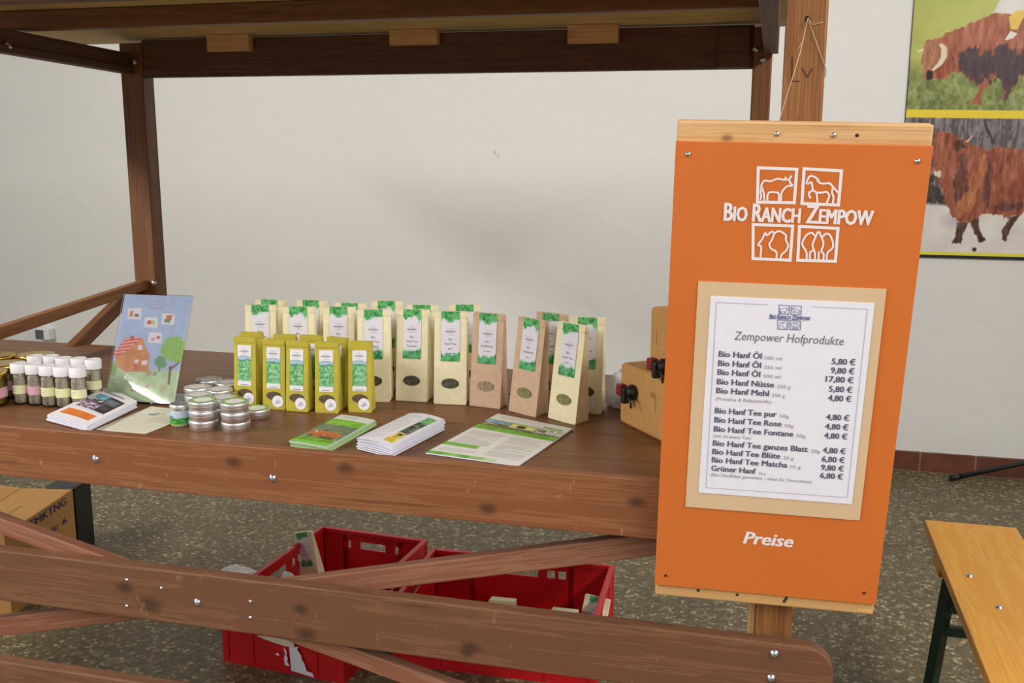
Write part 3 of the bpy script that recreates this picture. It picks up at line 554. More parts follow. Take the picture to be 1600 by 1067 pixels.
mb = MB(); fn = lambda x, z: (x, .0432, z)
for l in PLACE['marks']: stroke(mb, fn, [(p[0], p[2]) for p in l], .0016)
obj('marker_letters', mb, PENCIL, stall, label='hand-drawn black letters L and V')
# ------------------------------------------------------------------ price board
BM = Matrix(((.9968, -.075, .0262), (.0775, .9901, -.1169), (-.0172, .1186, .9928)))
board = thing('price_board', 'orange price board with pale wooden battens hanging at the right stall post', 'sign')
m4 = BM.to_4x4(); m4.translation = Vector((.022, -.055, 1.0937)); board.matrix_world = m4
def slab(name, x0, x1, z0, z1, y0, y1, mat, parent, bev=.0008): return obj(name, MB().box((x0, y0, z0), (x1, y1, z1)).mesh(name, bev), mat, parent)
slab('panel', -.1862, .1862, -.370, .3995, 0, .005, ORANGE, board)
def pale(name, z0, z1):
    o = obj(name, MB().box((-.185, -.014, -(z1-z0)/2), (.185, .014, (z1-z0)/2)).mesh(name, .003), W_PALE, board, (0, .0195, (z0+z1)/2)); return o
pale('top_batten', .372, .4295); pale('bottom_batten', -.3935, -.336)
slab('backing_card', -.1407, .1438, -.2131, .1817, -.0022, -.0002, TAN, board, 0)
sheet_o = slab('price_sheet', -.1201, .1284, -.1841, .1587, -.0034, -.0022, PAPER, board, 0)
bf = lambda u, v, e=0: (u, -.0006-e, v)
mb = MB(); logo(mb, bf, .0025, .2925, .222); obj('ranch_emblem', mb, INK_W, board, label='white ranch emblem and name')
mb = MB(); write(mb, bf, 'Preise', -.0400, -.2738, .0222, .0835, shear=.22, bold=.11); obj('heading', mb, INK_W, board, label='white slanted lettering')
pf = lambda u, v, e=0: (u, -.0040-e, v)
mb = MB(); logo(mb, pf, .0038, .1302, .0620, True, .75); obj('sheet_emblem', mb, INK_BLUE if False else plain('blue_emblem_ink', (98, 98, 150), .6), sheet_o)
mb = MB()
for l in ([(-.0306, .1493), (-.1107, .1493), (-.1085, -.1735), (.1198, -.1722), (.1186, .1493), (.0366, .1493)],): stroke(mb, pf, l, .0008)
obj('sheet_border', mb, plain('thin_border_ink', (168, 170, 196), .6), sheet_o)
mb = MB(); write(mb, pf, 'Zempower Hofprodukte', .0047, .0890, .0140, .1680, 'C', shear=.16); obj('sheet_title', mb, plain('title_ink', (112, 110, 124), .6), sheet_o)
ROWS = [('Bio Hanf Öl', '100 ml', .0592, .0677, .0265, '5,80 €', .0570), ('Bio Hanf Öl', '250 ml', .0436, .0677, .0265, '9,80 €', .0420), ('Bio Hanf Öl', '500 ml', .0284, .0677, .0265, '17,80 €', .0270),
        ('Bio Hanf Nüsse', '250 g', .0120, .0905, .0205, '5,80 €', .0107), ('Bio Hanf Mehl', '250 g', -.0034, .0835, .0205, '4,80 €', -.0047),
        ('Bio Hanf Tee pur', '50g', -.0385, .0985, .0142, '4,80 €', -.0375), ('Bio Hanf Tee Rose', '50g', -.0547, .1075, .0142, '4,80 €', -.0537), ('Bio Hanf Tee Fontane', '50g', -.0709, .1272, .0142, '4,80 €', -.0697),
        ('Bio Hanf Tee ganzes Blatt', '20g', -.0962, .1525, .0142, '4,80 €', -.0955), ('Bio Hanf Tee Blüte', '20 g', -.1115, .1097, .0165, '6,80 €', -.1112), ('Bio Hanf Tee Matcha', '10 g', -.1265, .1224, .0165, '9,80 €', -.1262), ('Grüner Hanf', '20 g', -.1418, .0727, .0110, '6,80 €', -.1406)]
for n, q, y, wd, qw, pr, py in ROWS:
    m1, m2, m3 = MB(), MB(), MB()
    write(m1, pf, n, -.1016, y, .0096, wd, bold=.075)
    write(m2, pf, q, -.1016+wd+.0045, y-.0006, .0058 if q != '20 g' or n != 'Grüner Hanf' else .004, qw)
    write(m3, pf, pr, .1092, py, .0096, .0425 if len(pr) > 6 else .0360, 'R', bold=.075)
    obj('product_name', m1, INK_B, sheet_o); obj('product_price', m3, INK_B, sheet_o); obj('quantity_note', m2, INK_G, sheet_o)
for t, y, x1 in (('(Proteine & Ballaststoffe)', -.0158, .0880), ('(mit Grünem Tee)', -.0812, .0605), ('(Bio Hanfblatt gemahlen - ideal für Smoothies)', -.1516, .1625)):
    m2 = MB(); write(m2, pf, t, -.1018, y, .0056, x1); obj('product_note', m2, INK_G, sheet_o)
for (u, v) in ((-.1671, .38), (.1668, .3769), (-.1678, -.3499), (.1647, -.3485)):
    o = dome('screw', (u, 0, v), .0034 if v > 0 else .0022, (0, -1, 0), board, ZINC if v > 0 else BLACK)
for (u, v) in ((-.0375, .4122), (.0446, .4118)): dome('screw', (u, .0055, v), .0034, (0, -1, 0), board)
for (u, v) in ((.0783, .4124), (-.1103, -.3765), (-.0434, -.3780), (.0387, -.3778), (.0400, -.3735), (.0365, -.3825)): dome('screw', (u, .0055, v), .0022, (0, -1, 0), board, BLACK)
iv = m4.inverted()
mb = MB(); nail = Vector((.0337, .0405, 1.6865))
wl = lambda u, v, y=.02: m4 @ Vector((u, y, v))
pts = [nail, nail.lerp(wl(-.034, .431), .35)+Vector((.003, 0, 0)), wl(-.034, .431)]
mb.tube([iv @ p for p in pts], .0007, 5)
mb.tube([iv @ p for p in (nail, Vector((.052, .041, 1.642)), Vector((.0668, .043, 1.606)), Vector((.0668, .075, 1.598)))], .0007, 5)
mb.tube([iv @ p for p in (nail, Vector((.042, .041, 1.6765)), Vector((.058, .041, 1.680)))], .0006, 5)
mb.tube([iv @ p for p in (nail+Vector((-.004, 0, -.03)), Vector((.0275, .041, 1.652)), Vector((.022, .03, 1.64)))], .0006, 5)
obj('hanging_string', mb, STRING, board)
# ------------------------------------------------------------------ bench
bench = thing('beer_bench', 'narrow yellow varnished bench with green steel legs right of the price board', 'bench')
bl_, br_ = PLACE['bench'][0], PLACE['bench'][1]
ang = 0.003
beam('seat_board', (.5594, 1.14, .4665), (.5594, -1.06, .4665), .232, .027, W_BENCH, bench, .003, yref=(1, 0, 0))
for yy in (.86, -.78):
    ym = yy+.09*(1 if yy > 0 else -1); beam('cross_batten', (.449, ym, .4335), (.669, ym, .4335), .10, .039, W_BENCH, bench, .002)
    s = 1 if yy > 0 else -1
    def leg(name, x0, x1, y1):
        mbx = MB().box((-.014, -.014, 0), (.014, .014, 1)); 
        p0, p1 = Vector((x0, yy, .428)), Vector((x1, y1, 0)); d = p1-p0
        M = Vector((0, 0, 1)).rotation_difference(d.normalized()).to_matrix().to_4x4(); M.translation = p0
        M = M @ Matrix.Scale(d.length, 4, (0, 0, 1))
        o = obj(name, MB().box((-.016, -.012, 0), (.016, .012, 1), M).mesh(name), GREEN_M, bench); return o
    leg('leg', .470, .447, yy+.05*s); leg('leg', .650, .673, yy+.05*s)
    obj('cross_bar', MB().box((.464, yy+.004*s, .335), (.656, yy+.024*s, .360)).mesh('cross_bar', .001), GREEN_M, bench)
    obj('cross_bar', MB().box((.458, yy+.014*s, .268), (.662, yy+.034*s, .292)).mesh('cross_bar', .001), GREEN_M, bench)
for p in PLACE['bench_bolts'][:2]:
    dome('bolt', (p[0], p[1], .480), .007, (0, 0, 1), bench)
# ------------------------------------------------------------------ wall things
ba = ART['ban']
def banner_art():
    P = Paint(300, 572, (176, 186, 86)); N2 = lambda a, b, k: (P.noise(a, b, k)+.6*P.noise(a*2, b*2, k+50)+.35*P.noise(a*4, b*4, k+90))/1.95
    nA = N2(60, 44, 1); nB = N2(9, 5, 2); big = N2(12, 9, 14)
    P._n1 = N2(46, 40, 21); P._n2 = N2(46, 40, 22)
    strand = .5*P.noise(34, 90, 3)+.3*P.noise(70, 150, 4)+.2*nA; strand2 = .6*P.noise(18, 40, 5)+.4*P.noise(50, 90, 6)
    yl = ba['ly'][0][1]; s0, s1 = ba['yl'][0][1], ba['yl'][1][1]; dv = (ba['yl'][2][1]-s0)/(ba['yl'][2][0]-ba['yl'][0][0])
    P.rect(0, 0, 1, .6, (182, 186, 98), 1, nB, 22); t = np.clip((P.Y-yl+.05)/.09, 0, 1)
    P.put(t, (136, 144, 82), 1, nA, 46); P.put(t*(big > .52), (112, 122, 74), .5, nA, 40)
    C = ba['cow']
    P.fur(C, (172, 104, 72), 1, strand, 50); P.put(P.mask(C) & (P.Y < .33), (204, 142, 104), .45, strand2, 40); P.fur(C, (150, 70, 50), .4, strand2, 60)
    P.fur(ba['belly'], (70, 52, 56), .85, strand, 30, .05, .03, 6); P.fur(ba['belly'], (54, 44, 58), .35, big, 40, .06, .04, 8); P.fur(ba['face'], (172, 122, 84), .8, strand, 40, .02, .01, 4)
    P.poly(ba['shirt'], (224, 220, 214), 1, big, 16); P.poly(ba['leg'], (230, 188, 84), 1, big, 20); P.poly(ba['shoe'], (232, 226, 214))
    P.poly(ba['horn2'], (232, 222, 200)); P.poly(ba['horn'], (228, 214, 182), 1, big, 14); P.fur(ba['muzzle'], (36, 26, 22), 1, None, 0, .01, .006, 4)
    base = P.Y-dv*P.X; low = base > (s0+s1)/2
    P.put(low, (112, 102, 104), 1, nA, 50); P.put(low & (P.noise(30, 70, 9) > .55), (150, 142, 146), .45); P.put(low & (P.noise(16, 90, 10) > .66), (72, 62, 62), .6)
    P.fur(ba['trunk'], (62, 52, 50), 1, None, 0, .006, .004, 3); P.fur(ba['dk'], (66, 54, 48), .9, nA, 24, .03, .02, 6)
    sv = ba['sn'][0][1]; P.put(np.clip((base-sv+.006)/.010, 0, 1), (226, 219, 210), 1, big, 16)
    for k in ('l1', 'l2', 'l3'): P.fur(ba[k], (84, 58, 46), 1, strand, 46, .012, .008, 3)
    P.put(np.clip(1-np.hypot((P.X-.33)/.10, (P.Y-.885)/.035), 0, 1), (170, 160, 176), .6)
    C = ba['c2']; P.fur(C, (178, 106, 70), 1, strand, 56); P.fur(C, (126, 66, 54), .5, strand2, 60, .03, .02, 4); P.fur(ba['lt'], (190, 122, 78), .65, strand, 34, .03, .02, 6)
    for k in ('s1', 's2', 's3'): P.fur(ba[k], (92, 54, 50), .75, strand, 30, .03, .02, 7)
    P.fur(ba['ear'], (74, 48, 40), .9, strand, 20, .015, .01, 4); P.fur(ba['h2'], (214, 186, 150), 1, None, 0, .01, .005, 3); P.fur(ba['mz'], (226, 206, 186), 1, None, 0, .012, .008, 4)
    P.put((base > s0) & (base < s1), (234, 206, 58))
    P.put(P.Y > .9885, (232, 222, 80))
    ex, ey = ba['eye'][0]; P.ell(ex, ey, .013, .007, (60, 56, 30))
    return P.done()
ban = thing('wall_banner', 'tall glossy photo banner of shaggy brown cattle on the white wall', 'banner', (.54, 3.162, 1.0165))
obj('photo_print', print_mesh('photo_print', banner_art(), lambda u, v: (u*.7+(0.006 if v < .5 else 0.006), 0, (1-v)*1.3335)), PRINT_GLOSS, ban)
obj('backing', MB().box((.003, .0015, 0), (.703, .006, 1.3335)), BLACK, ban)
obj('lower_rod', MB().box((.0, -.004, -.012), (.71, .007, -.0005)), BLACK, ban)
sk = thing('wall_socket', 'small grey and white socket box low on the white wall', 'socket', (-4.035, 3.17, .395))
obj('housing', MB().box((-.035, -.05, 0), (.055, 0, .062)).mesh('housing', .004), WHITE_PL, sk)
obj('cover', MB().box((-.033, -.056, .004), (.018, -.05, .058)).mesh('cover', .002), GREY_PL, sk, label='dark grey cover')
rod = thing('stand_leg', 'thin black metal stand leg slanting before the brick skirting', 'stand leg', (0, 0, 0))
r0, r1 = Vector((.845, 3.04, .014)), Vector((1.52, 2.98, .26))
obj('tube', MB().tube([r0, r0.lerp(r1, .5), r1], .011, 10), BLACK, rod); 
obj('rubber_foot', MB().tube([r0-(r1-r0).normalized()*.012+Vector((0,0,.004)), r0+(r1-r0).normalized()*.035], .014, 10), BLACK, rod)
# ------------------------------------------------------------------ paper tea bags
def bag_front(w, d, h, ht):
    """front face: slopes back to the fold at ht, then upright; returns fn(x, s) with s measured up the face 0..1"""
    def fn(x, s, e=0.0):
        z = s*h
        y = -d/2 + (d/2-.004)*min(z, ht)/ht
        return (x, y-e, z)
    return fn
def bag_mesh(name, w, d, h, ht, fold, seed, top_roll=.0):
    rg = np.random.default_rng(seed); mb = MB()
    F = bag_front(w, d, h, ht)
    zs = [0, .004, .10*h, .235*h, .245*h, .4*h, .6*h, .8*h, ht*.985, ht, h]; lip = .0009 if fold == 0 else 0
    vs = []; m = 12
    for z in zs:
        yf = F(0, z/h)[1]-(lip if z >= ht else 0); yb = d/2-(d/2-.004)*min(z, ht)/ht*.75
        ym = (yf+yb)/2; t = min(z/ht, 1); gin = .002+.010*t if z > .24*h else .0008
        hw = w/2*(1-.015*t) - (.0012 if z == 0 else 0); k = .0012 if abs(z-.235*h) < 1e-6 else 0
        j = lambda: rg.normal(0, .00045)
        if z >= ht: gin = .006
        row = [(-hw, yf, z), (-hw/3, yf+k*.3, z), (hw/3, yf+k*.3, z), (hw, yf, z), (hw-gin*.4-k, (yf+ym)/2, z), (hw-gin, ym, z), (hw-gin*.4-k, (yb+ym)/2, z),
               (hw, yb, z), (hw/3, yb+j(), z), (-hw/3, yb+j(), z), (-hw, yb, z), (-hw+gin*.4+k, (yb+ym)/2, z), (-hw+gin, ym, z), (-hw+gin*.4+k, (yf+ym)/2, z)]
        row = [(x+j()*.6, y, zz) if 4 <= i <= 13 else (x, y, zz) for i, (x, y, zz) in enumerate(row)]
        vs += row
    m = 14; fs = []
    for jx in range(len(zs)-1):
        for k in range(m): fs.append((jx*m+k, jx*m+(k+1) % m, (jx+1)*m+(k+1) % m, (jx+1)*m+k))
    fs.append(tuple(range(m-1, -1, -1))); t = (len(zs)-1)*m; fs.append(tuple(t+k for k in range(m)))
    mb.add(vs, fs)
    # folded-over flap at the top front
    if fold:
        z0, z1 = h-fold, h
        yf = F(0, 1)[1]
        mb.box((-w/2*.985, yf-.0022, z0), (w/2*.985, yf-.0003, z1+.0008))
    return mb.mesh(name)
def art_label(seed, gtop=.17, gbot=.17):
    P = Paint(26, 66, (226, 222, 232)); n = P.noise(14, 8, seed); n2 = P.noise(30, 14, seed+1); n3 = P.noise(5, 5, seed+2)
    e1 = gtop*(.62+.75*vnoise(P.h, P.w, 4, 7, seed+3)); e2 = 1-gbot*(.6+.75*vnoise(P.h, P.w, 4, 7, seed+4))
    g = np.array([74, 156, 90])
    P.put(P.Y < e1, g, 1, n2, 46); P.put((P.Y < e1) & (n > .55), (120, 196, 128), .7); P.put((P.Y < e1*1.25) & (n2 > .62), (110, 186, 120), .5)
    P.put(P.Y > 1-(1-e2)*1.25, (150, 206, 168), .7*(n2 > .4)); P.put(P.Y > e2, (72, 154, 96), 1, n2, 46); P.put((P.Y > e2) & (n > .55), (116, 192, 140), .6); P.put((P.Y > e2) & (n3 < .3), (52, 120, 72), .5)
    return P.done()
def art_olive(seed):
    P = Paint(26, 66, (232, 230, 236)); n = P.noise(26, 12, seed); n2 = P.noise(12, 7, seed+1)
    P.rect(0, .27, 1, .40, (168, 196, 214)); hill = .335+.05*vnoise(P.h, P.w, 2, 6, seed+2)
    P.put((P.Y > hill) & (P.Y < .87), (108, 172, 112), 1, n, 50); P.put((P.Y > hill) & (P.Y < .87) & (n2 > .6), (146, 200, 154), .6); P.put((P.Y > hill) & (P.Y < hill+.03), (84, 134, 96), .8)
    P.put((P.Y > .56) & (P.Y < .60) & (abs(P.X-.5) < .22), (210, 226, 214), .5); P.put((P.Y > .70) & (P.Y < .73) & (abs(P.X-.5) < .33), (206, 222, 216), .45)
    return P.done()
LW, LD, LH, LT = .0765, .046, .213, .200
OW, OD, OH, OT = .0535, .036, .158, .150
LARGE = {k: [bag_mesh('bag_body', LW, LD, LH, LT, 0, 10+i) for i in range(2)] for k in ('cream', 'kraft')}
OLIVE = [bag_mesh('bag_body', OW, OD, OH, OT, .012, 30), bag_mesh('bag_body', OW, OD, OH, OT, .019, 31)]
FL, FO = bag_front(LW, LD, LH, LT), bag_front(OW, OD, OH, OT)
def disc(fn, cx, cs, rx, rs, e, n=28, jag=0, seed=0):
    rg = np.random.default_rng(seed); mb = MB()
    vs = [fn(cx, cs, e)]+[fn(cx+rx*math.cos(t)*(1+jag*rg.normal()), cs+rs*math.sin(t)*(1+jag*rg.normal()), e) for t in np.linspace(0, 2*math.pi, n, endpoint=False)]
    return mb.add(vs, [(0, 1+(k+1) % n, 1+k) for k in range(n)])
LABEL = [print_mesh('label', art_label(40+7*i), lambda u, v: FL((u-.5)*.0435, 1.004-v*.535, .0014)) for i in range(3)]
OLABEL = [print_mesh('label', art_olive(70+7*i), lambda u, v: FO((u-.5)*.0325-.001, .885-v*.585, .0007)) for i in range(3)]
LETTER = {}
def lettering(lines, sub=True):
    if lines in LETTER: return LETTER[lines]
    mb = MB(); fn = lambda u, v, e=0: FL(u, v/LH, .0018+e)
    logo(mb, fn, 0, .168*LH/.213, .0235, False, .5)
    y = .148
    for i, l in enumerate(lines):
        write(mb, fn, l, 0, y-.0105*i, .0052, None, 'C')
    yy = y-.0105*len(lines)
    for i, wd in enumerate((.024, .017) if len(lines) > 2 else (.016,)):
        v = yy+.001-.006*i
        stroke(mb, fn, [(-wd/2, v), (wd/2, v)], .0011)
    LETTER[lines] = mb.mesh('label_lettering'); return LETTER[lines]
mbo = MB(); fo = lambda u, v, e=0: FO(u-.001, v/OH, .0011+e); logo(mbo, fo, 0, .1262, .0215, False, .5)
stroke(mbo, fo, [(-.009, .1155), (.009, .1155)], .0009); stroke(mbo, fo, [(-.009, .0505), (.009, .0505)], .0014)
OLET = mbo.mesh('label_lettering')
WINL = [disc(FL, 0, .228, .0205, .0555, .0008, 28, .015, s).mesh('window') for s in range(3)]
WINO = disc(FO, 0, .195, .0180, .062, .0008).mesh('window')
STK = disc(FO, .0095, .118, .0135, .0855, .0014).mesh('sticker')
mb = MB(); fs_ = lambda u, v: FO(.0095+u, .118+v/OH, .0018)
for a, b in (((-.006, -.003), (.005, .0015)), ((-.005, -.0055), (.007, -.0010)), ((-.003, .002), (.003, .004))): stroke(mb, fs_, [a, b], .0014)
STKM = mb.mesh('sticker_mark')
def large_bag(name, label, place, paper, herbm, lines, group, k, sticker=False):
    x, y, a, lean, w = place
    t = thing(name, label, 'tea bag', (x, y, Z+.0003), a, group)
    t.rotation_euler = (0, lean, a)
    obj('bag_body', LARGE['cream' if paper is BAG_CREAM else 'kraft'][k % 2], paper, t)
    lb = obj('label', LABEL[k % 3], PRINT, t); obj('label_lettering', lettering(lines), INK_D, lb)
    wme = WINL[k % 3]
    if herbm is not HERB_DARK: wme = wme.copy(); wme.materials.clear()
    obj('window', wme, herbm, t)
    if sticker:
        obj('sticker', disc(FL, .012, .095, .0135, .063, .0014), WHITE_PL, t)
    return t
g1, g2 = 'large cream tea bags on the counter', 'brown kraft paper bags on the counter'
PL = PLACE['large']
PL['B4'][1] += .012; PL['B4'][0] += .003; PL['B3'][0] -= .006; PL['B3'][1] -= .004
T3 = ('Bio', 'Hanf Tee', 'Rose'); TP = ('Bio', 'Hanf Tee', 'pur'); TF = ('Bio', 'Hanf Tee', 'Fontane'); T2 = ('Bio', 'Hanf Tee', 'Blüte')
for key, lab, lines, hb, k in [
 ('b1', 'large cream tea bag leftmost in the front row, behind the first olive bag', TP, HERB_DARK, 0),
 ('b2', 'large cream tea bag second from the left in the front row of large bags', TP, HERB_DARK, 1),
 ('b3', 'large cream tea bag third from the left in the front row of large bags', T3, HERB_DARK, 2),
 ('b4', 'large cream tea bag half covered by the rightmost olive bag', TF, HERB_DARK, 0),
 ('b5', 'large cream tea bag with pale speckled window, just right of the olive bags', TF, HERB_DARK, 1),
 ('b6', 'large cream tea bag standing immediately left of the kraft paper bags', TP, HERB_DARK, 2),
 ('f1', 'large cream tea bag at the right front, turned so its side shows, green window', TP, HERB_GREEN, 0),
 ('B1', 'large cream tea bag peeking out behind, leftmost of the rear row', TP, HERB_DARK, 1),
 ('B2', 'large cream tea bag second from the left in the rear row', T2, HERB_DARK, 2),
 ('B3', 'large cream tea bag third from the left in the rear row', TP, HERB_DARK, 0),
 ('B4', 'large cream tea bag fourth from the left in the rear row', T3, HERB_DARK, 1),
 ('B5', 'large cream tea bag fifth from the left in the rear row', TF, HERB_DARK, 2),
 ('B6', 'large cream tea bag in the rear row behind the straight kraft bag', TP, HERB_DARK, 0),
 ('Bf', 'large cream tea bag with round white sticker beside the brown cartons', T3, HERB_DARK, 1)]:
    large_bag('tea_bag', lab, PL[key], BAG_CREAM, hb, lines, g1, k, key == 'Bf')
for key, lab, lines, hb, k in [
 ('n1', 'brown kraft bag standing straight, with pale seeds in its window', ('Bio', 'Hanfnüsse'), HERB_PALE, 2),
 ('n2', 'brown kraft bag leaning right, in front, with olive window', ('Bio', 'Hanfmehl'), HERB_GREEN, 1),
 ('Bn', 'brown kraft bag half hidden behind the leaning kraft bag', ('Bio', 'Hanfmehl'), HERB_GREEN, 0)]:
    large_bag('kraft_bag', lab, PL[key], BAG_KRAFT, hb, lines, g2, k)
PO = PLACE['olive']
PO['p1'][1] += .004; PO['p4'][1] += .010; PO['p2'][1] += .006
for key, lab, k in [('o1', 'small olive tea bag leftmost in front, partly hidden by the tins', 0), ('o2', 'small olive tea bag second from the left in the front row', 0),
 ('o3', 'small olive tea bag in the middle of the front row of five', 0), ('o4', 'small olive tea bag fourth from the left in the front row', 0), ('o5', 'small olive tea bag rightmost in front, with a taller folded top', 1),
 ('p1', 'small olive tea bag behind the leftmost front one', 0), ('p2', 'small olive tea bag second from the left in the rear olive row', 0), ('p3', 'small olive tea bag third from the left in the rear olive row', 0), ('p4', 'small olive tea bag turned sideways at the right of the rear olive row', 0)]:
    x, y, a, lean, w = PO[key]
    t = thing('olive_tea_bag', lab, 'tea bag', (x, y, Z+.0003), a, 'small olive tea bags on the counter')
    obj('bag_body', OLIVE[k], BAG_OLIVE, t)
    lb = obj('label', OLABEL[(ord(key[0])+int(key[1])) % 3], PRINT, t); obj('label_lettering', OLET, INK_D, lb)
    obj('window', WINO, HERB_BROWN, t)
    s = obj('sticker', STK, WHITE_PL, t); obj('sticker_mark', STKM, plain('violet_ink', (150, 140, 180), .6) if 'violet_ink' not in MATS else MATS['violet_ink'], s)
# ------------------------------------------------------------------ spice bottles
SPROF = [(.0145, 0), (.0162, .0015), (.0168, .006), (.0168, .066), (.0155, .071), (.0142, .074), (.0142, .078)]
ME_GL = MB().lathe(SPROF, 24).mesh('glass_bottle'); ME_CT = MB().lathe([(.0135, .0035), (.0153, .006), (.0154, .064), (.013, .070)], 24).mesh('herb_filling')
ME_CP = MB().lathe([(.0182, .0725), (.0186, .074), (.0186, .0935), (.0176, .095), (.0150, .0952), (.0146, .0945)], 28).mesh('cap')
def band(r, z0, z1, a0, a1, n=20):
    mb = MB(); A = np.linspace(a0, a1, n)
    vs = [(r*math.cos(a), r*math.sin(a), z) for z in (z0, z1) for a in A]
    return mb.add(vs, [(i, i+1, n+i+1, n+i) for i in range(n-1)], True)
ME_LB = band(.01715, .0255, .0455, -math.pi*1.02, math.pi*.1).mesh('label')
mb = MB()
for k in range(3):
    A = np.linspace(-2.3, -1.2-.15*k, 9); vs = [(.0173*math.cos(a), .0173*math.sin(a), z) for z in (.0395-.004*k, .0402-.004*k) for a in A]
    mb.add(vs, [(i, i+1, 10+i, 9+i) for i in range(8)])
ME_LL = mb.mesh('label_lettering')
ME_LY, ME_LP = ME_LB, ME_LB.copy()
def spice(p, label, pink=False):
    t = thing('spice_bottle', label, 'spice bottle', (p[0], p[1], Z), random.uniform(-.25, .1), 'spice bottles with white caps')
    obj('herb_filling', ME_CT, HERB_GREY, t); obj('glass_bottle', ME_GL, GLASS, t); obj('cap', ME_CP, WHITE_PL, t)
    l = obj('label', ME_LP if pink else ME_LY, PINK if pink else LEMON, t); obj('label_lettering', ME_LL, INK_G, l)
def spread(ps, dmin):
    ps = [list(p[:2]) for p in ps]
    for _ in range(200):
        for i in range(len(ps)):
            for j in range(i):
                d = np.array(ps[i])-ps[j]; q = np.hypot(*d)
                if q < dmin:
                    u = d/(q+1e-9)*(dmin-q)/2; ps[i] = list(np.array(ps[i])+u); ps[j] = list(np.array(ps[j])-u)
    return ps
sp_all = spread(PLACE['spice_f']+PLACE['spice_b'], .0378)
lf = ['spice bottle leftmost in the front row, beside the pink-labelled preserve jar', 'spice bottle with the pink label in the front row', 'spice bottle in the middle of the front row', 'spice bottle fourth from the left in the front row', 'spice bottle at the right end of the front row, not quite full']
lb = ['spice bottle leftmost in the rear row, white cap showing', 'spice bottle second from the left in the rear row', 'spice bottle in the middle of the rear row', 'spice bottle fourth from the left in the rear row', 'spice bottle at the right end of the rear row beside the picture stand']
for i, p in enumerate(sp_all): spice(p, (lf+lb)[i], i == 1)
# ------------------------------------------------------------------ preserve jars with gold lids
gp = spread(PLACE['gold'], .089)
JG = MB().lathe([(.036, 0), (.0405, .003), (.0415, .008), (.0415, .058), (.039, .063), (.037, .066)], 32).mesh('glass_jar')
JC = MB().lathe([(.035, .003), (.0395, .006), (.0398, .056), (.036, .061)], 32).mesh('filling')
JL = MB().lathe([(.0425, .0635), (.0435, .0645), (.0435, .076), (.0425, .0785), (.040, .0795), (.038, .0785), (.0365, .0785)], 36).mesh('lid')
JB = band(.0418, .020, .043, -math.pi, .45, 26).mesh('label')
for i, (p, l) in enumerate(zip(gp, ['preserve jar with gold lid behind the rear spice bottles, rightmost of the jars', 'preserve jar with gold lid at the rear, half out of the picture', 'preserve jar with gold lid in the middle of the cluster, just behind the spice bottles', 'preserve jar with gold lid farthest back at the picture edge', 'preserve jar with gold lid and pink label, frontmost at the left edge'])):
    t = thing('preserve_jar', l, 'jar', (p[0], p[1], Z), 0, 'preserve jars with gold lids')
    obj('filling', JC, HONEY, t); obj('glass_jar', JG, GLASS, t); obj('lid', JL, GOLD, t); obj('label', JB, PINK, t)
# ------------------------------------------------------------------ tins
TB = MB().lathe([(.0275, 0), (.0285, .0008), (.0285, .0095), (.0288, .0102), (.0288, .0125)], 36).mesh('tin_base')
TL = MB().lathe([(.0296, .0118), (.0299, .0124), (.0299, .0188), (.0292, .0205), (.0278, .0212), (.0270, .0208), (.0266, .0206)], 36).mesh('tin_lid')
def tin_art(ring, mid, seed):
    P = Paint(36, 36, ring); n = P.noise(9, 9, seed); P.put(np.hypot(P.X-.5, P.Y-.5) < .5, ring, 1, n, 26)
    P.ell(.5, .5, .36, .36, mid); P.put((np.hypot(P.X-.5, P.Y-.5) < .30) & (n > .62), (190, 170, 190), .35)
    return P.done()
def tin_label(art, r=.0262):
    def fn(u, v):
        x, y = 2*u-1, 1-2*v   # square to disc
        return (r*x*math.sqrt(1-y*y/2), r*y*math.sqrt(1-x*x/2), .0211)
    return print_mesh('lid_label', art, fn)
TLG, TLP = tin_label(tin_art((128, 176, 92), (226, 218, 208), 3)), tin_label(tin_art((176, 178, 172), (206, 200, 194), 4))
def tin(p, z, label, group, lab):
    t = thing('metal_tin', label, 'tin', (p[0]+random.uniform(-.0006, .0006), p[1]+random.uniform(-.0006, .0006), z), random.uniform(-.2, .2), group)
    obj('tin_base', TB, STEEL, t); obj('tin_lid', TL, STEEL, t)
    if lab: obj('lid_label', lab, PRINT, t)
TH = .0208
lv = ['bottom', 'middle', 'top']
for p, nm in zip(PLACE['tinf'], ('left', 'right')):
    for k in range(3): tin(p, Z+TH*k, 'silver tin, %s of the %s front stack of three%s' % (lv[k], nm, ', green ringed label on its lid' if k == 2 else ''), 'silver tins in stacks', TLG if k == 2 else None)
tin(PLACE['tinr'], Z, 'single silver tin with green ringed lid between the right stack and the olive bag', 'silver tins in stacks', TLG)
tb = PLACE['tinb']
tb[0][0] -= .003; tb[1][0] -= .013; tb[3][0] -= .010; tb[1][1] += .006
where = ['farthest back left', 'farthest back, half behind the first olive bag', 'at the rear left beside the picture stand', 'beside the first olive bag', 'directly behind the left front stack', 'behind the gap of the front stacks']
tb = spread(tb+PLACE['tinf']+[PLACE['tinr']], .0605)[:6]
for p, wh in zip(tb, where):
    for k in range(2): tin(p, Z+TH*k, 'dull silver tin, %s of the pair %s' % (('lower', 'upper')[k], wh), 'silver tins in stacks', TLP if k else None)
jb = (-1.2015, .1330)
t = thing('ointment_jar', 'small round glass jar with green and blue label left of the tin stacks', 'jar', (jb[0], jb[1], Z))
obj('glass_jar', MB().lathe([(.017, 0), (.0195, .002), (.0205, .006), (.0205, .033), (.0190, .036)], 28), plain('milky_glass', (196, 206, 206), .2), t)
obj('lid', MB().lathe([(.0205, .0355), (.0210, .0365), (.0210, .0465), (.0200, .0480), (.0170, .0484)], 28), STEEL, t)
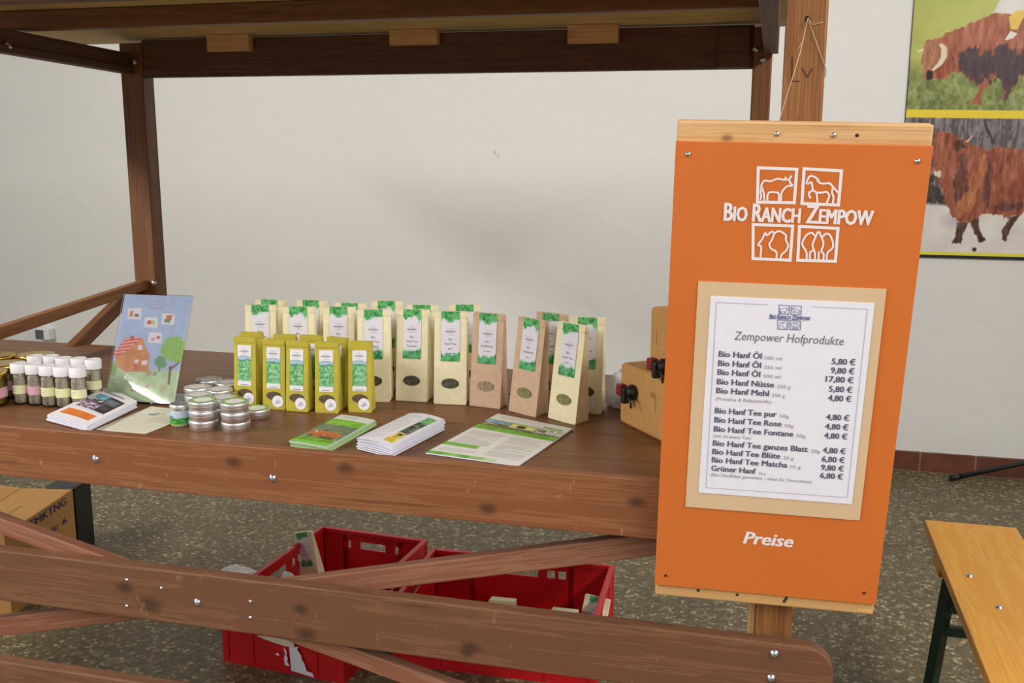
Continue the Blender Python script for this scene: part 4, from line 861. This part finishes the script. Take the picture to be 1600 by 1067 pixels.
P = Paint(60, 18, (190, 210, 226)); nn = P.noise(8, 16, 5); hill = .62-.30*vnoise(P.h, P.w, 1, 7, 8)
P.put(P.Y > hill, (70, 150, 66), 1, nn, 50); P.rect(0, .9, 1, 1, (150, 190, 70)); P.put((abs(P.Y-.42) < .12) & (abs(P.X-.40) < .10) & (nn > .4), (70, 84, 120), .8)
obj('label', print_mesh('label', P.done(), lambda u, v: (.0209*math.cos(-math.pi*1.25+u*math.pi*1.5), .0209*math.sin(-math.pi*1.25+u*math.pi*1.5), .032-v*.027)), PRINT, t)
# ------------------------------------------------------------------ papers
def quadfn(q, z, arch=0.0, droop=None):
    q = [np.array(p[:2]) for p in q]           # front-left, front-right, back-right, back-left
    def fn(u, v, e=0.0):                         # v = 0 at the back edge
        a = q[3]*(1-u)+q[2]*u; b = q[0]*(1-u)+q[1]*u; p = a*(1-v)+b*v
        zz = z + arch*4*u*(1-u)
        if droop: zz += droop(u, v)
        return (p[0], p[1], zz+e)
    return fn
def sheet(name, fn, th, mat, parent=None, n=8):
    mb = MB(); vs = []; U = np.linspace(0, 1, n+1)
    for e in (0, -th): vs += [fn(u, v, e) for v in U for u in U]
    k = n+1; o = k*k; fs = []
    for j in range(n):
        for i in range(n):
            a = j*k+i; fs += [(a+k, a+k+1, a+1, a), (o+a, o+a+1, o+a+k+1, o+a+k)]
    rim = [i for i in range(k)]+[j*k+n for j in range(1, k)]+[n*k+i for i in range(n-1, -1, -1)]+[j*k for j in range(n-1, 0, -1)]
    for i in range(len(rim)):
        a, b = rim[i], rim[(i+1) % len(rim)]; fs.append((a, b, o+b, o+a))
    mb.add(vs, fs); return obj(name, mb, mat, parent)
def textlines(P, x0, x1, y0, y1, n, col, seed=0, alpha=.8, vertical=False):
    rg = np.random.default_rng(seed)
    for i in range(n):
        y = y0+(y1-y0)*(i+.5)/n; e = x1 if rg.random() < .7 else x0+(x1-x0)*rg.uniform(.3, .9); h = (y1-y0)/n*.28
        if vertical: P.rect(y-h, x0, y+h, e, col, alpha)
        else: P.rect(x0, y-h, e, y+h, col, alpha)
# newsletter
P = Paint(110, 150, (224, 222, 214)); n = P.noise(50, 40, 2); n2 = P.noise(10, 14, 3)
textlines(P, .10, .55, .035, .085, 2, (170, 186, 150), 1, .5)
P.rect(.70, .09, .94, .125, (122, 170, 74))
P.rect(0, .155, 1, .32, (110, 120, 90)); P.rect(0, .155, .33, .27, (134, 168, 206), 1, n2, 26); P.rect(0, .215, .33, .30, (116, 122, 74), 1, n, 44); P.rect(.06, .225, .16, .25, (186, 170, 140))
P.rect(.345, .155, .665, .31, (198, 198, 112), 1, n2, 40); P.rect(.345, .25, .665, .31, (96, 108, 84), 1, n, 30); P.rect(.43, .18, .53, .235, (52, 46, 38)); P.rect(.55, .195, .65, .24, (226, 222, 160))
P.rect(.68, .155, 1, .31, (196, 196, 178), 1, n, 50); P.rect(.68, .25, 1, .315, (112, 124, 96), 1, n, 40); P.rect(.70, .18, .79, .23, (92, 84, 78), .8, n, 40)
P.rect(0, .145, 1, .157, (126, 160, 84)); P.rect(0, .30, 1, .385, (112, 176, 56), 1, n2, 18)
for (x0, x1, y0, y1, k) in ((.06, .46, .43, .55, 6), (.06, .46, .57, .73, 8), (.54, .94, .43, .60, 8), (.54, .94, .62, .76, 7), (.54, .94, .78, .90, 6), (.06, .46, .845, .92, 3)): textlines(P, x0, x1, y0, y1, k, (168, 168, 164), k, .6)
P.rect(0, .735, .40, .80, (118, 180, 70)); P.rect(0, .945, .62, 1, (120, 178, 84), 1, n2, 36); P.put((P.Y > .945) & (P.X > .45) & (P.X < .75), (176, 204, 130), .6)
nf = quadfn(PLACE['newsletter'], Z+.0032)
nl = sheet('newsletter', nf, .0022, PAPER); tag(nl, 'A4 newsletter with green bands and three photos lying right of the leaflet stacks', 'newsletter')
obj('front_page', print_mesh('front_page', P.done(), lambda u, v: nf(u, v, .0004)), PRINT, nl)
# stack of green brochures (lower ones and the top one)
P = Paint(56, 110, (214, 216, 206)); n = P.noise(50, 30, 4); n2 = P.noise(14, 8, 6)
P.rect(0, .17, 1, .36, (122, 182, 52), 1, n2, 18); P.rect(0, .36, 1, .86, (102, 118, 84), 1, n2, 40); P.rect(0, .36, 1, .55, (118, 128, 104), .7, n, 26); P.rect(0, .80, 1, .93, (112, 160, 52), 1, n, 34); P.rect(0, .91, 1, 1, (124, 192, 70))
textlines(P, .2, .6, .05, .10, 1, (130, 170, 120), 2, .6); textlines(P, .12, .7, .22, .32, 2, (160, 204, 110), 3, .6)
for (cx, cy, rx, ry) in ((.42, .66, .28, .085), (.68, .67, .22, .08), (.20, .655, .12, .065), (.10, .67, .07, .04)): P.ell(cx, cy, rx, ry, (196, 118, 62))
for x in (.28, .40, .60, .78): P.rect(x, .68, x+.08, .80, (178, 100, 54))
P.put((np.hypot((P.X-.45)/.4, (P.Y-.67)/.1) < 1) & (n > .58), (150, 82, 46), .6); P.rect(.55, .74, .85, .80, (70, 66, 52), .7); P.ell(.22, .635, .035, .02, (230, 214, 190))
q = PLACE['green']; dz = .0016
GREEN_P = plain('pale_green_paper', (176, 206, 150), .55, 0, .04)
for k in range(8):
    jx, jy = random.uniform(-.0015, .0015), random.uniform(-.002, .002)
    qq = [[p[0]+jx, p[1]+jy+(7-k)*.0003] for p in q]; f = quadfn(qq, Z+.0005+dz*(k+1), .0012*k/7)
    s = sheet('brochure', f, dz*.82, GREEN_P if k < 7 else PAPER)
    if k == 7:
        tag(s, 'green brochure with orange cow photo, topmost of its stack', 'brochure', 'green brochures in a stack')
        obj('cover', print_mesh('cover', P.done(), lambda u, v: f(u, v, .0004)), PRINT, s)
    else: tag(s, 'green brochure lying beneath the topmost in the cow photo stack', 'brochure', 'green brochures in a stack')
# stack of white leaflets
P = Paint(56, 110, (226, 222, 228)); n = P.noise(30, 16, 7)
textlines(P, .06, .56, .03, .93, 24, (190, 186, 194), 4, .55)
P.rect(.68, .10, .93, .36, (104, 170, 104), 1, n, 26); P.rect(.68, .30, .93, .68, (86, 96, 78), 1, n, 60); P.rect(.68, .66, .93, .80, (190, 170, 84), 1, n, 60); P.rect(.66, .80, .93, .93, (214, 190, 62), 1, n, 40); P.rect(.76, .68, .86, .74, (60, 50, 44))
q = PLACE['white']; dz = .0032
for k in range(7):
    jx, jy = random.uniform(-.003, .003), random.uniform(-.003, .003)
    qq = [[p[0]+jx, p[1]+jy] for p in q] if k < 6 else q
    f = quadfn(qq, Z+.0005+dz*(k+1), .0008*k, (lambda u, v, k=k: .0016*(k/6)*math.sin(3*v)*u))
    s = sheet('leaflet', f, dz*.6, PAPER)
    if k == 6:
        tag(s, 'white folded leaflet with narrow photo strip, topmost of its stack', 'leaflet', 'white leaflets in a stack')
        obj('front_page', print_mesh('front_page', P.done(), lambda u, v: f(u, v, .0004)), PRINT, s)
    else: tag(s, 'white folded leaflet beneath the topmost in the middle stack', 'leaflet', 'white leaflets in a stack')
# booklets with the purple flower photo
P = Paint(80, 116, (228, 224, 228)); n = P.noise(26, 22, 8); n2 = P.noise(44, 36, 9)
textlines(P, .16, .92, .085, .135, 1, (120, 92, 128), 5, .8)
P.rect(.14, .19, .90, .63, (46, 42, 46), 1, n, 14); P.rect(.14, .19, .50, .33, (112, 176, 208), 1, n, 30); P.poly([(.14, .40), (.14, .28), (.30, .33), (.44, .37), (.50, .33), (.50, .40)], (206, 214, 220)); P.ell(.33, .375, .10, .02, (30, 26, 28))
P.put((P.X > .14) & (P.X < .62) & (P.Y > .43) & (P.Y < .63) & (n2 > .52), (176, 140, 182)); P.put((P.X > .14) & (P.X < .62) & (P.Y > .43) & (P.Y < .63) & (n2 > .68), (222, 196, 222))
P.rect(.53, .23, .86, .40, (96, 98, 106), 1, n2, 30); P.rect(.56, .26, .80, .35, (126, 132, 142), .6); P.rect(.60, .45, .84, .54, (78, 76, 80), .8)
P.rect(.13, .72, .86, .89, (214, 116, 40), 1, n, 8); P.rect(0, .655, 1, .665, (196, 190, 198))
q = [[-1.487, .078], [-1.352, .030], [-1.373, .230], [-1.522, .322]]; dz = .0027
dr = lambda k: (lambda u, v: -.0022*(k/5)*u*v)
for k in range(6):
    jx, jy = random.uniform(-.002, .002), random.uniform(0, .004)
    qq = [[p[0]+jx-.004*(5-k)/5, p[1]+jy] for p in q] if k < 5 else q
    f = quadfn(qq, Z+.0008+dz*(k+1), .0006*k, dr(k)); s = sheet('booklet', f, dz*.72, PAPER)
    if k == 5:
        tag(s, 'white booklet with purple flower photo and orange box, topmost of its stack', 'booklet', 'white booklets in a stack')
        obj('cover', print_mesh('cover', P.done(), lambda u, v: f(u, v, .0004)), PRINT, s)
    else: tag(s, 'white booklet beneath the topmost one in the flower photo stack', 'booklet', 'white booklets in a stack')
# cream letter
P = Paint(70, 100, (214, 210, 188)); textlines(P, .06, .94, .30, .95, 9, (188, 184, 164), 6, .6); textlines(P, .2, .95, .05, .16, 2, (190, 186, 166), 7, .5)
P.rect(.28, .27, .42, .33, (120, 142, 160)); P.rect(.36, .225, .46, .275, (126, 150, 116)); P.rect(.48, .23, .55, .26, (130, 146, 130))
q = [[-1.350, .052], [-1.232, .052], [-1.218, .238], [-1.352, .250]]
cf = quadfn(q, Z+.0012); s = sheet('letter_sheet', cf, .0008, CREAM_P); tag(s, 'cream printed sheet lying beside the booklets under the picture stand', 'sheet of paper')
obj('printed_text', print_mesh('printed_text', P.done(), lambda u, v: cf(u, v, .0003)), PRINT, s)
# acrylic stand with illustrated leaflet
AC = PLACE['acrylic']; pa, pb = Vector(AC['a']), Vector(AC['b']); wd = (pb-pa).length
ca = (pa+pb)/2; az = math.atan2(pb.y-pa.y, pb.x-pa.x); H = AC['H']; t_ = .43
st = thing('picture_stand', 'clear acrylic stand showing a drawn farmhouse and tree under blue sky', 'picture stand', (ca.x, ca.y, Z), az+.10)
R = Matrix.Rotation(-t_, 4, 'X')
fr = lambda x, y, z: tuple(R @ Vector((x, y, z+.002)))
mbx = MB(); mbx.box((-wd/2, -.0055, .001), (wd/2, -.0030, H), R); obj('front_pane', mbx.mesh('front_pane', .0006), ACRYL, st)
mbx = MB(); mbx.box((-wd/2, .0008, .001), (wd/2, .0028, H), R); obj('back_pane', mbx.mesh('back_pane', .0006), ACRYL, st)
mbx = MB(); mbx.box((-wd/2, -.006, 0), (wd/2, .095, .0028)); obj('base_plate', mbx.mesh('base_plate', .0006), ACRYL, st)
sa = ART['sign']; P = Paint(104, 152, (174, 190, 222)); n = P.noise(20, 14, 5); n2 = P.noise(60, 40, 6)
P.put(P.X > -1, (174, 190, 222), 1, n, 5)
P.poly(sa['grass']+[(1.1, 1.1), (-.1, 1.1)], (190, 212, 170), 1, n, 12)
P.poly(sa['shrub'], (140, 180, 104)); P.poly(sa['wall'], (206, 140, 84), 1, n, 14)
P.poly(sa['roof'], (216, 92, 84)); rm = P.mask(sa['roof']); P.put(rm & (((P.Y*34+P.X*4) % 1) < .30), (236, 208, 200)); P.poly(sa['chim'], (206, 84, 84))
for k in ('win1', 'win2', 'win3'): P.poly(sa[k], (232, 226, 236))
P.poly(sa['door'], (198, 104, 96))
P.poly(sa['bush'], (108, 160, 110)); P.poly(sa['bt'], (130, 100, 90)); P.poly(sa['tree'], (148, 192, 96), 1, n2, 10); P.poly(sa['trunk'], (128, 92, 76)); P.poly(sa['branch'], (128, 92, 76))
for k in ('b1', 'b2', 'b3', 'b4'): P.poly(sa[k], (230, 226, 230))
for k, c in (('i1', (206, 128, 84)), ('i1b', (110, 90, 92)), ('i2', (206, 70, 66)), ('i2b', (176, 204, 96)), ('i3', (214, 110, 84)), ('i3b', (116, 150, 96)), ('i4', (222, 140, 150)), ('i4b', (176, 90, 96)), ('r1', (206, 130, 112)), ('r2', (206, 140, 124)), ('r3', (206, 180, 150)), ('fl', (200, 150, 140)), ('fl2', (150, 160, 140))): P.poly(sa[k], c)
for k, wdt in (('t1', .006), ('t2', .005), ('t3', .006)):
    (x0, y0), (x1, y1) = sa[k]; ns = 14
    for i in range(ns):
        if i % 5 == 4: continue
        a = i/ns; b = (i+.7)/ns; P.line((x0+(x1-x0)*a, y0+(y1-y0)*a), (x0+(x1-x0)*b, y0+(y1-y0)*b), wdt, (180, 140, 170), .75)
obj('farm_picture', print_mesh('farm_picture', P.done(), lambda u, v: fr((u-.5)*(wd-.003), -.001, .001+(1-v)*(H-.004))), PRINT, st)
# ------------------------------------------------------------------ drink cartons and paper bundle
def carton(label, corner, ang, L, D, h, z, tap, txt, txt_at):
    t = thing('drink_carton', label, 'carton', (corner[0], corner[1], z), ang)
    obj('box', MB().box((0, 0, 0), (L, D, h)).mesh('box', .009, 3), CARD, t)
    tx, tz = tap
    k = obj('tap', MB().lathe([(.013, 0), (.0165, .003), (.0165, .010), (.0125, .012), (.0125, .024)], 20, Matrix.Translation((tx, 0, tz)) @ Matrix.Rotation(math.pi/2, 4, 'X')).mesh('tap'), BLACK, t)
    obj('tap_body', MB().box((tx-.0075, -.030, tz-.022), (tx+.0075, -.014, tz+.012)).mesh('tap_body', .004), BLACK, k)
    obj('tap_lever', MB().box((tx-.024, -.032, tz-.008), (tx-.004, -.014, tz+.017)).mesh('tap_lever', .004), RED_TAP, k, label='dark red lever')
    obj('tap_tab', MB().tube([(tx+.010, -.022, tz-.004), (tx+.020, -.024, tz-.006), (tx+.026, -.024, tz-.014), (tx+.027, -.023, tz-.026)], .0022, 6), BLACK, k)
    mb = MB(); write(mb, lambda u, v: (u, -.0004, v), txt, txt_at[0], txt_at[1], .011); obj('printed_volume', mb, plain('carton_ink', (118, 96, 52), .7) if 'carton_ink' not in MATS else MATS['carton_ink'], t)
    mb = MB(); stroke(mb, lambda u, v: (u, -.0004, v), [(txt_at[0]+.018, h-.045), (txt_at[0]+.018, h-.075)], .0012); obj('slit', mb, MATS['carton_ink'], t)
    return t
c0, c1 = PLACE['carton']; ca_ = math.atan2(c1[1]-c0[1], c1[0]-c0[0])
carton('brown drink carton with red and black tap, lower of the two behind the price board', c0, ca_, .235, .17, PLACE['carton_h'], Z, (.062, .080), '10L', (.128, .085))
d0 = PLACE['carton2'][0]
carton('brown drink carton standing on the lower one, mostly hidden by the price board', (d0[0], d0[1]+.006), ca_, .16, .125, PLACE['carton2_h'], Z+PLACE['carton_h']+.0003, (.066, .022), '5L', (.010, .008))
def lump(name, loc, size, mat, seed, amp=.16, squash=.55):
    bm = bmesh.new(); bmesh.ops.create_icosphere(bm, subdivisions=4, radius=1)
    from mathutils import noise as mn
    for v in bm.verts:
        p = v.co.copy(); s = Vector((seed*3.7, seed*1.3, 0))
        k = 1+amp*(mn.noise(p*1.6+s)+.6*abs(mn.noise(p*3.6+s))+.35*mn.noise(p*7+s))
        c = p*k; m = max(abs(c.x), abs(c.y), abs(c.z))
        v.co = Vector((c.x*size[0], c.y*size[1], max(c.z, -squash)*size[2]))
    zmin = min(v.co.z for v in bm.verts)
    for v in bm.verts: v.co.z -= zmin
    me = bpy.data.meshes.new(name); bm.to_mesh(me); bm.free()
    return obj(name, me, mat, None, loc)
o = lump('paper_bundle', (-.318, .535, Z), (.036, .032, .054), PAPER, 4, .14, .6); tag(o, 'crumpled white paper bundle squeezed beside the brown drink cartons', 'paper bundle')
# ------------------------------------------------------------------ crates and their contents
def wall_cells(mb, L, h, t, holes, M):
    xs = sorted({-L/2, L/2, *[a for q in holes for a in (q[0], q[1])]}); zs = sorted({0, h, *[a for q in holes for a in (q[2], q[3])]})
    for i in range(len(xs)-1):
        for j in range(len(zs)-1):
            cx, cz = (xs[i]+xs[i+1])/2, (zs[j]+zs[j+1])/2
            if any(q[0] < cx < q[1] and q[2] < cz < q[3] for q in holes): continue
            mb.box((xs[i], -t/2, zs[j]), (xs[i+1], t/2, zs[j+1]), M)
def crate(label, cx, cy, rz, L, D, h=.20):
    t = thing('plastic_crate', label, 'crate', (cx, cy, 0), rz, 'red crates under the counter')
    th = .006; mb = MB(); mb.box((-L/2, -D/2, 0), (L/2, D/2, .006))
    def hl(Ln):
        s = .055 if Ln > .5 else .048
        q = [(-s, s, h-.062, h-.036)]
        for k in ((1, 2) if Ln > .5 else (1,)):
            for sg in (-1, 1):
                c = sg*(s+.035*k+(.012 if Ln < .5 else .008)); q.append((c-.0125, c+.0125, h-.062, h-.036))
        return q
    for (Ln, M) in ((L, Matrix.Translation((0, D/2-.008, 0))), (L, Matrix.Translation((0, -D/2+.008, 0))), (D, Matrix.Translation((L/2-.008, 0, 0)) @ Matrix.Rotation(math.pi/2, 4, 'Z')), (D, Matrix.Translation((-L/2+.008, 0, 0)) @ Matrix.Rotation(math.pi/2, 4, 'Z'))):
        wall_cells(mb, Ln-.016, h-.004, th, hl(Ln), M)
    obj('shell', mb.mesh('shell'), RED, t)
    mb = MB()
    for sx in (-1, 1): mb.box((sx*L/2-(.016 if sx > 0 else 0), -D/2, h-.014), (sx*L/2+(.016 if sx < 0 else 0), D/2, h))
    for sy in (-1, 1): mb.box((-L/2+.016, sy*D/2-(.016 if sy > 0 else 0), h-.014), (L/2-.016, sy*D/2+(.016 if sy < 0 else 0), h))
    obj('rim', mb.mesh('rim', .002), RED, t)
    def rib(a, b): obj('rib', MB().box(a, b).mesh('rib', .0015), RED, t)
    for sx in (-1, 1):
        for f in (.5, .29):
            x = sx*(L*f-.012)
            for sy in (-1, 1): rib((x-.010, sy*(D/2-.006)-.005, .002), (x+.010, sy*(D/2-.006)+.005, h-.015))
        for f in (.27,):
            for sy in (-1, 1): rib((sx*(L/2-.006)-.005, sy*(D*f-.014)-.009, .002), (sx*(L/2-.006)+.005, sy*(D*f-.014)+.009, h-.015))
    return t
cA = crate('red plastic crate with torn white label remnants, left one under the counter', -1.283, 1.018, -.07, .40, .60)
cB = crate('red plastic crate holding upturned cream bags, right one under the counter', -.722, 1.052, .03, .60, .40)
mb = MB(); ff = lambda u, v: (u, -.3015, (v-.026)*.84+.003)
def patch(pts): mb.add([ff(*p) for p in pts], [tuple(range(len(pts)))])
patch([(.026, .128), (.056, .128), (.052, .118), (.064, .100), (.066, .085), (.075, .068), (.080, .045), (.098, .042), (.104, .026), (.076, .030), (.030, .036)])
patch([(.008, .118), (.016, .108), (.018, .092), (.012, .100), (.020, .080), (.018, .066), (.026, .052), (.010, .052), (.008, .075), (.012, .092)])
patch([(-.020, .088), (-.012, .094), (-.006, .086), (-.014, .082)])
obj('label_remnant', mb, PAPER, cA, label='torn white paper remnants')
def crate_bag(loc, rot, label, front=False):
    t = thing('tea_bag', label, 'tea bag', loc, 0, 'cream tea bags in the crates'); t.rotation_euler = rot
    obj('bag_body', LARGE['cream'][0], BAG_CREAM, t)
    lb = obj('label', LABEL[0], PRINT, t); obj('label_lettering', lettering(TP), INK_D, lb); obj('window', WINL[0], HERB_DARK, t)
    return t
crate_bag((-1.405, 1.165, .030), (0, -.24, -.15), 'cream tea bag leaning in the left crate, top above the rim')
up_ = math.pi
for (x, y, zt, a, lab) in ((-.722, .995, .170, .05, 'upturned cream tea bag at the left inside the right crate'), (-.622, .952, .158, -.12, 'upturned cream tea bag only its edge showing in the right crate'), (-.530, .968, .172, .02, 'upturned cream tea bag beside the upright one in the right crate')):
    t = crate_bag((x, y+.10, zt), (0, 0, 0), lab); t.rotation_euler = Matrix.Rotation(a, 4, 'Z').to_euler(); 
    M = Matrix.Translation((x, y, zt)) @ Matrix.Rotation(a, 4, 'Z') @ Matrix.Rotation(-.22, 4, 'X') @ Matrix.Rotation(math.pi, 4, 'Y') @ Matrix.Scale(.74, 4, (0, 0, 1))
    t.matrix_world = M
t = crate_bag((-.462, 1.035, .01), (-.30, .10, -.10), 'cream tea bag with label, upright at the right end of the right crate')
t.location = (-.470, 1.000, .010); t.scale = (1, 1, .86)
o = lump('plastic_bag', (-1.697, 1.151, 0), (.082, .06, .046), PLASTIC_BAG, 2, .3, .9); tag(o, 'crumpled whitish plastic bag lying on the floor left of the left crate', 'plastic bag')
o = lump('plastic_bag', (-1.385, .915, .0075), (.060, .050, .098), PLASTIC_BAG, 9, .25, .9); tag(o, 'crumpled pale plastic bag inside the left crate in front of the leaning tea bag', 'plastic bag')
o = lump('white_wrapping', (-1.170, .855, .0075), (.055, .055, .098), PAPER, 6, .2, .9); tag(o, 'rounded white wrapping at the right inside of the left crate', 'wrapping')
mb = MB()
q = [(-1.375, .109), (-1.345, .111), (-1.300, .109), (-1.268, .105), (-1.258, .097), (-1.262, .088), (-1.285, .088), (-1.32, .094), (-1.35, .101)]
o = obj('paper_scrap', MB().prism(q, .7095, .7115), CREAM_P); tag(o, 'torn cream paper scrap stuck on the front of the left crate', 'paper scrap')
# ------------------------------------------------------------------ cardboard box, left under the counter
t = thing('cardboard_box', 'brown cardboard box with dark blue printing, behind the left cross brace', 'box', (-2.299, .8097, 0), math.radians(10.76))
W_, D_, H_ = .36, .4345, .28                      # local: front right corner at the origin, side running back along +y
obj('body', MB().box((-W_, 0, 0), (0, D_, H_-.004)).mesh('body', .002), CARD, t)
obj('flap', MB().box((-.186, .001, H_-.0035), (-.0005, D_-.001, H_)).mesh('flap', .001), CARD, t)
R2 = Matrix.Rotation(.13, 4, 'Y')
obj('flap', MB().box((-.172, .001, 0), (0, D_-.001, .0035), R2).mesh('flap', .001), CARD, t, (-.1885, 0, H_-.003))
sf = lambda u, v, e=0: (.0006+e, u, v)
for tx, u, v, c, wd in (('EMKTNG', .150, .243, .026, .235), ('ä it: 6', .215, .178, .022, .165), ('EMKTN', .060, .085, .050, .30)):
    mb = MB(); write(mb, sf, tx, u, v, c, wd, bold=.1); obj('printed_word', mb, INK_BLUE, t)
mb = MB(); write(mb, lambda u, v: (-v, u, H_+.0004), 'xxxxxxxxx', .15, .085, .014, .11); obj('stamp', mb, plain('faded_stamp', (120, 104, 92), .7), t)
o = obj('black_block', MB().box((-.055, -.06, 0), (.055, .06, .262)).mesh('black_block', .004), BLACK, None, (-2.485, 1.345, 0), (0, 0, .18)); tag(o, 'narrow black block behind the cardboard box', 'case')  # plain black block for an unidentified dark spot behind the box
# ------------------------------------------------------------------ ceiling lamp whose reflection shows in the acrylic stand
t = thing('tube_lamp', 'white fluorescent tube lamp high on the left, mirrored as a streak in the picture stand', 'lamp', (-3.3, -3.3, 3.0))
m = bpy.data.materials.new('glowing_tube'); m.use_nodes = True; nt = m.node_tree; nt.nodes.clear()
e = N(nt, 'ShaderNodeEmission', Strength=60.0); e.inputs[0].default_value = (1, .96, .88, 1); ou = N(nt, 'ShaderNodeOutputMaterial'); nt.links.new(e.outputs[0], ou.inputs[0])
d = Vector((.16, -.18, 0)).normalized()
p0 = Vector((-3.62, -2.81, 3.0))-t.location
obj('tube', MB().tube([p0, p0+d*1.2], .013, 10), m, t)
obj('housing', MB().tube([p0+Vector((0, 0, .04))-d*.03, p0+d*1.23+Vector((0, 0, .04))], .02, 6), WHITE_PL, t)
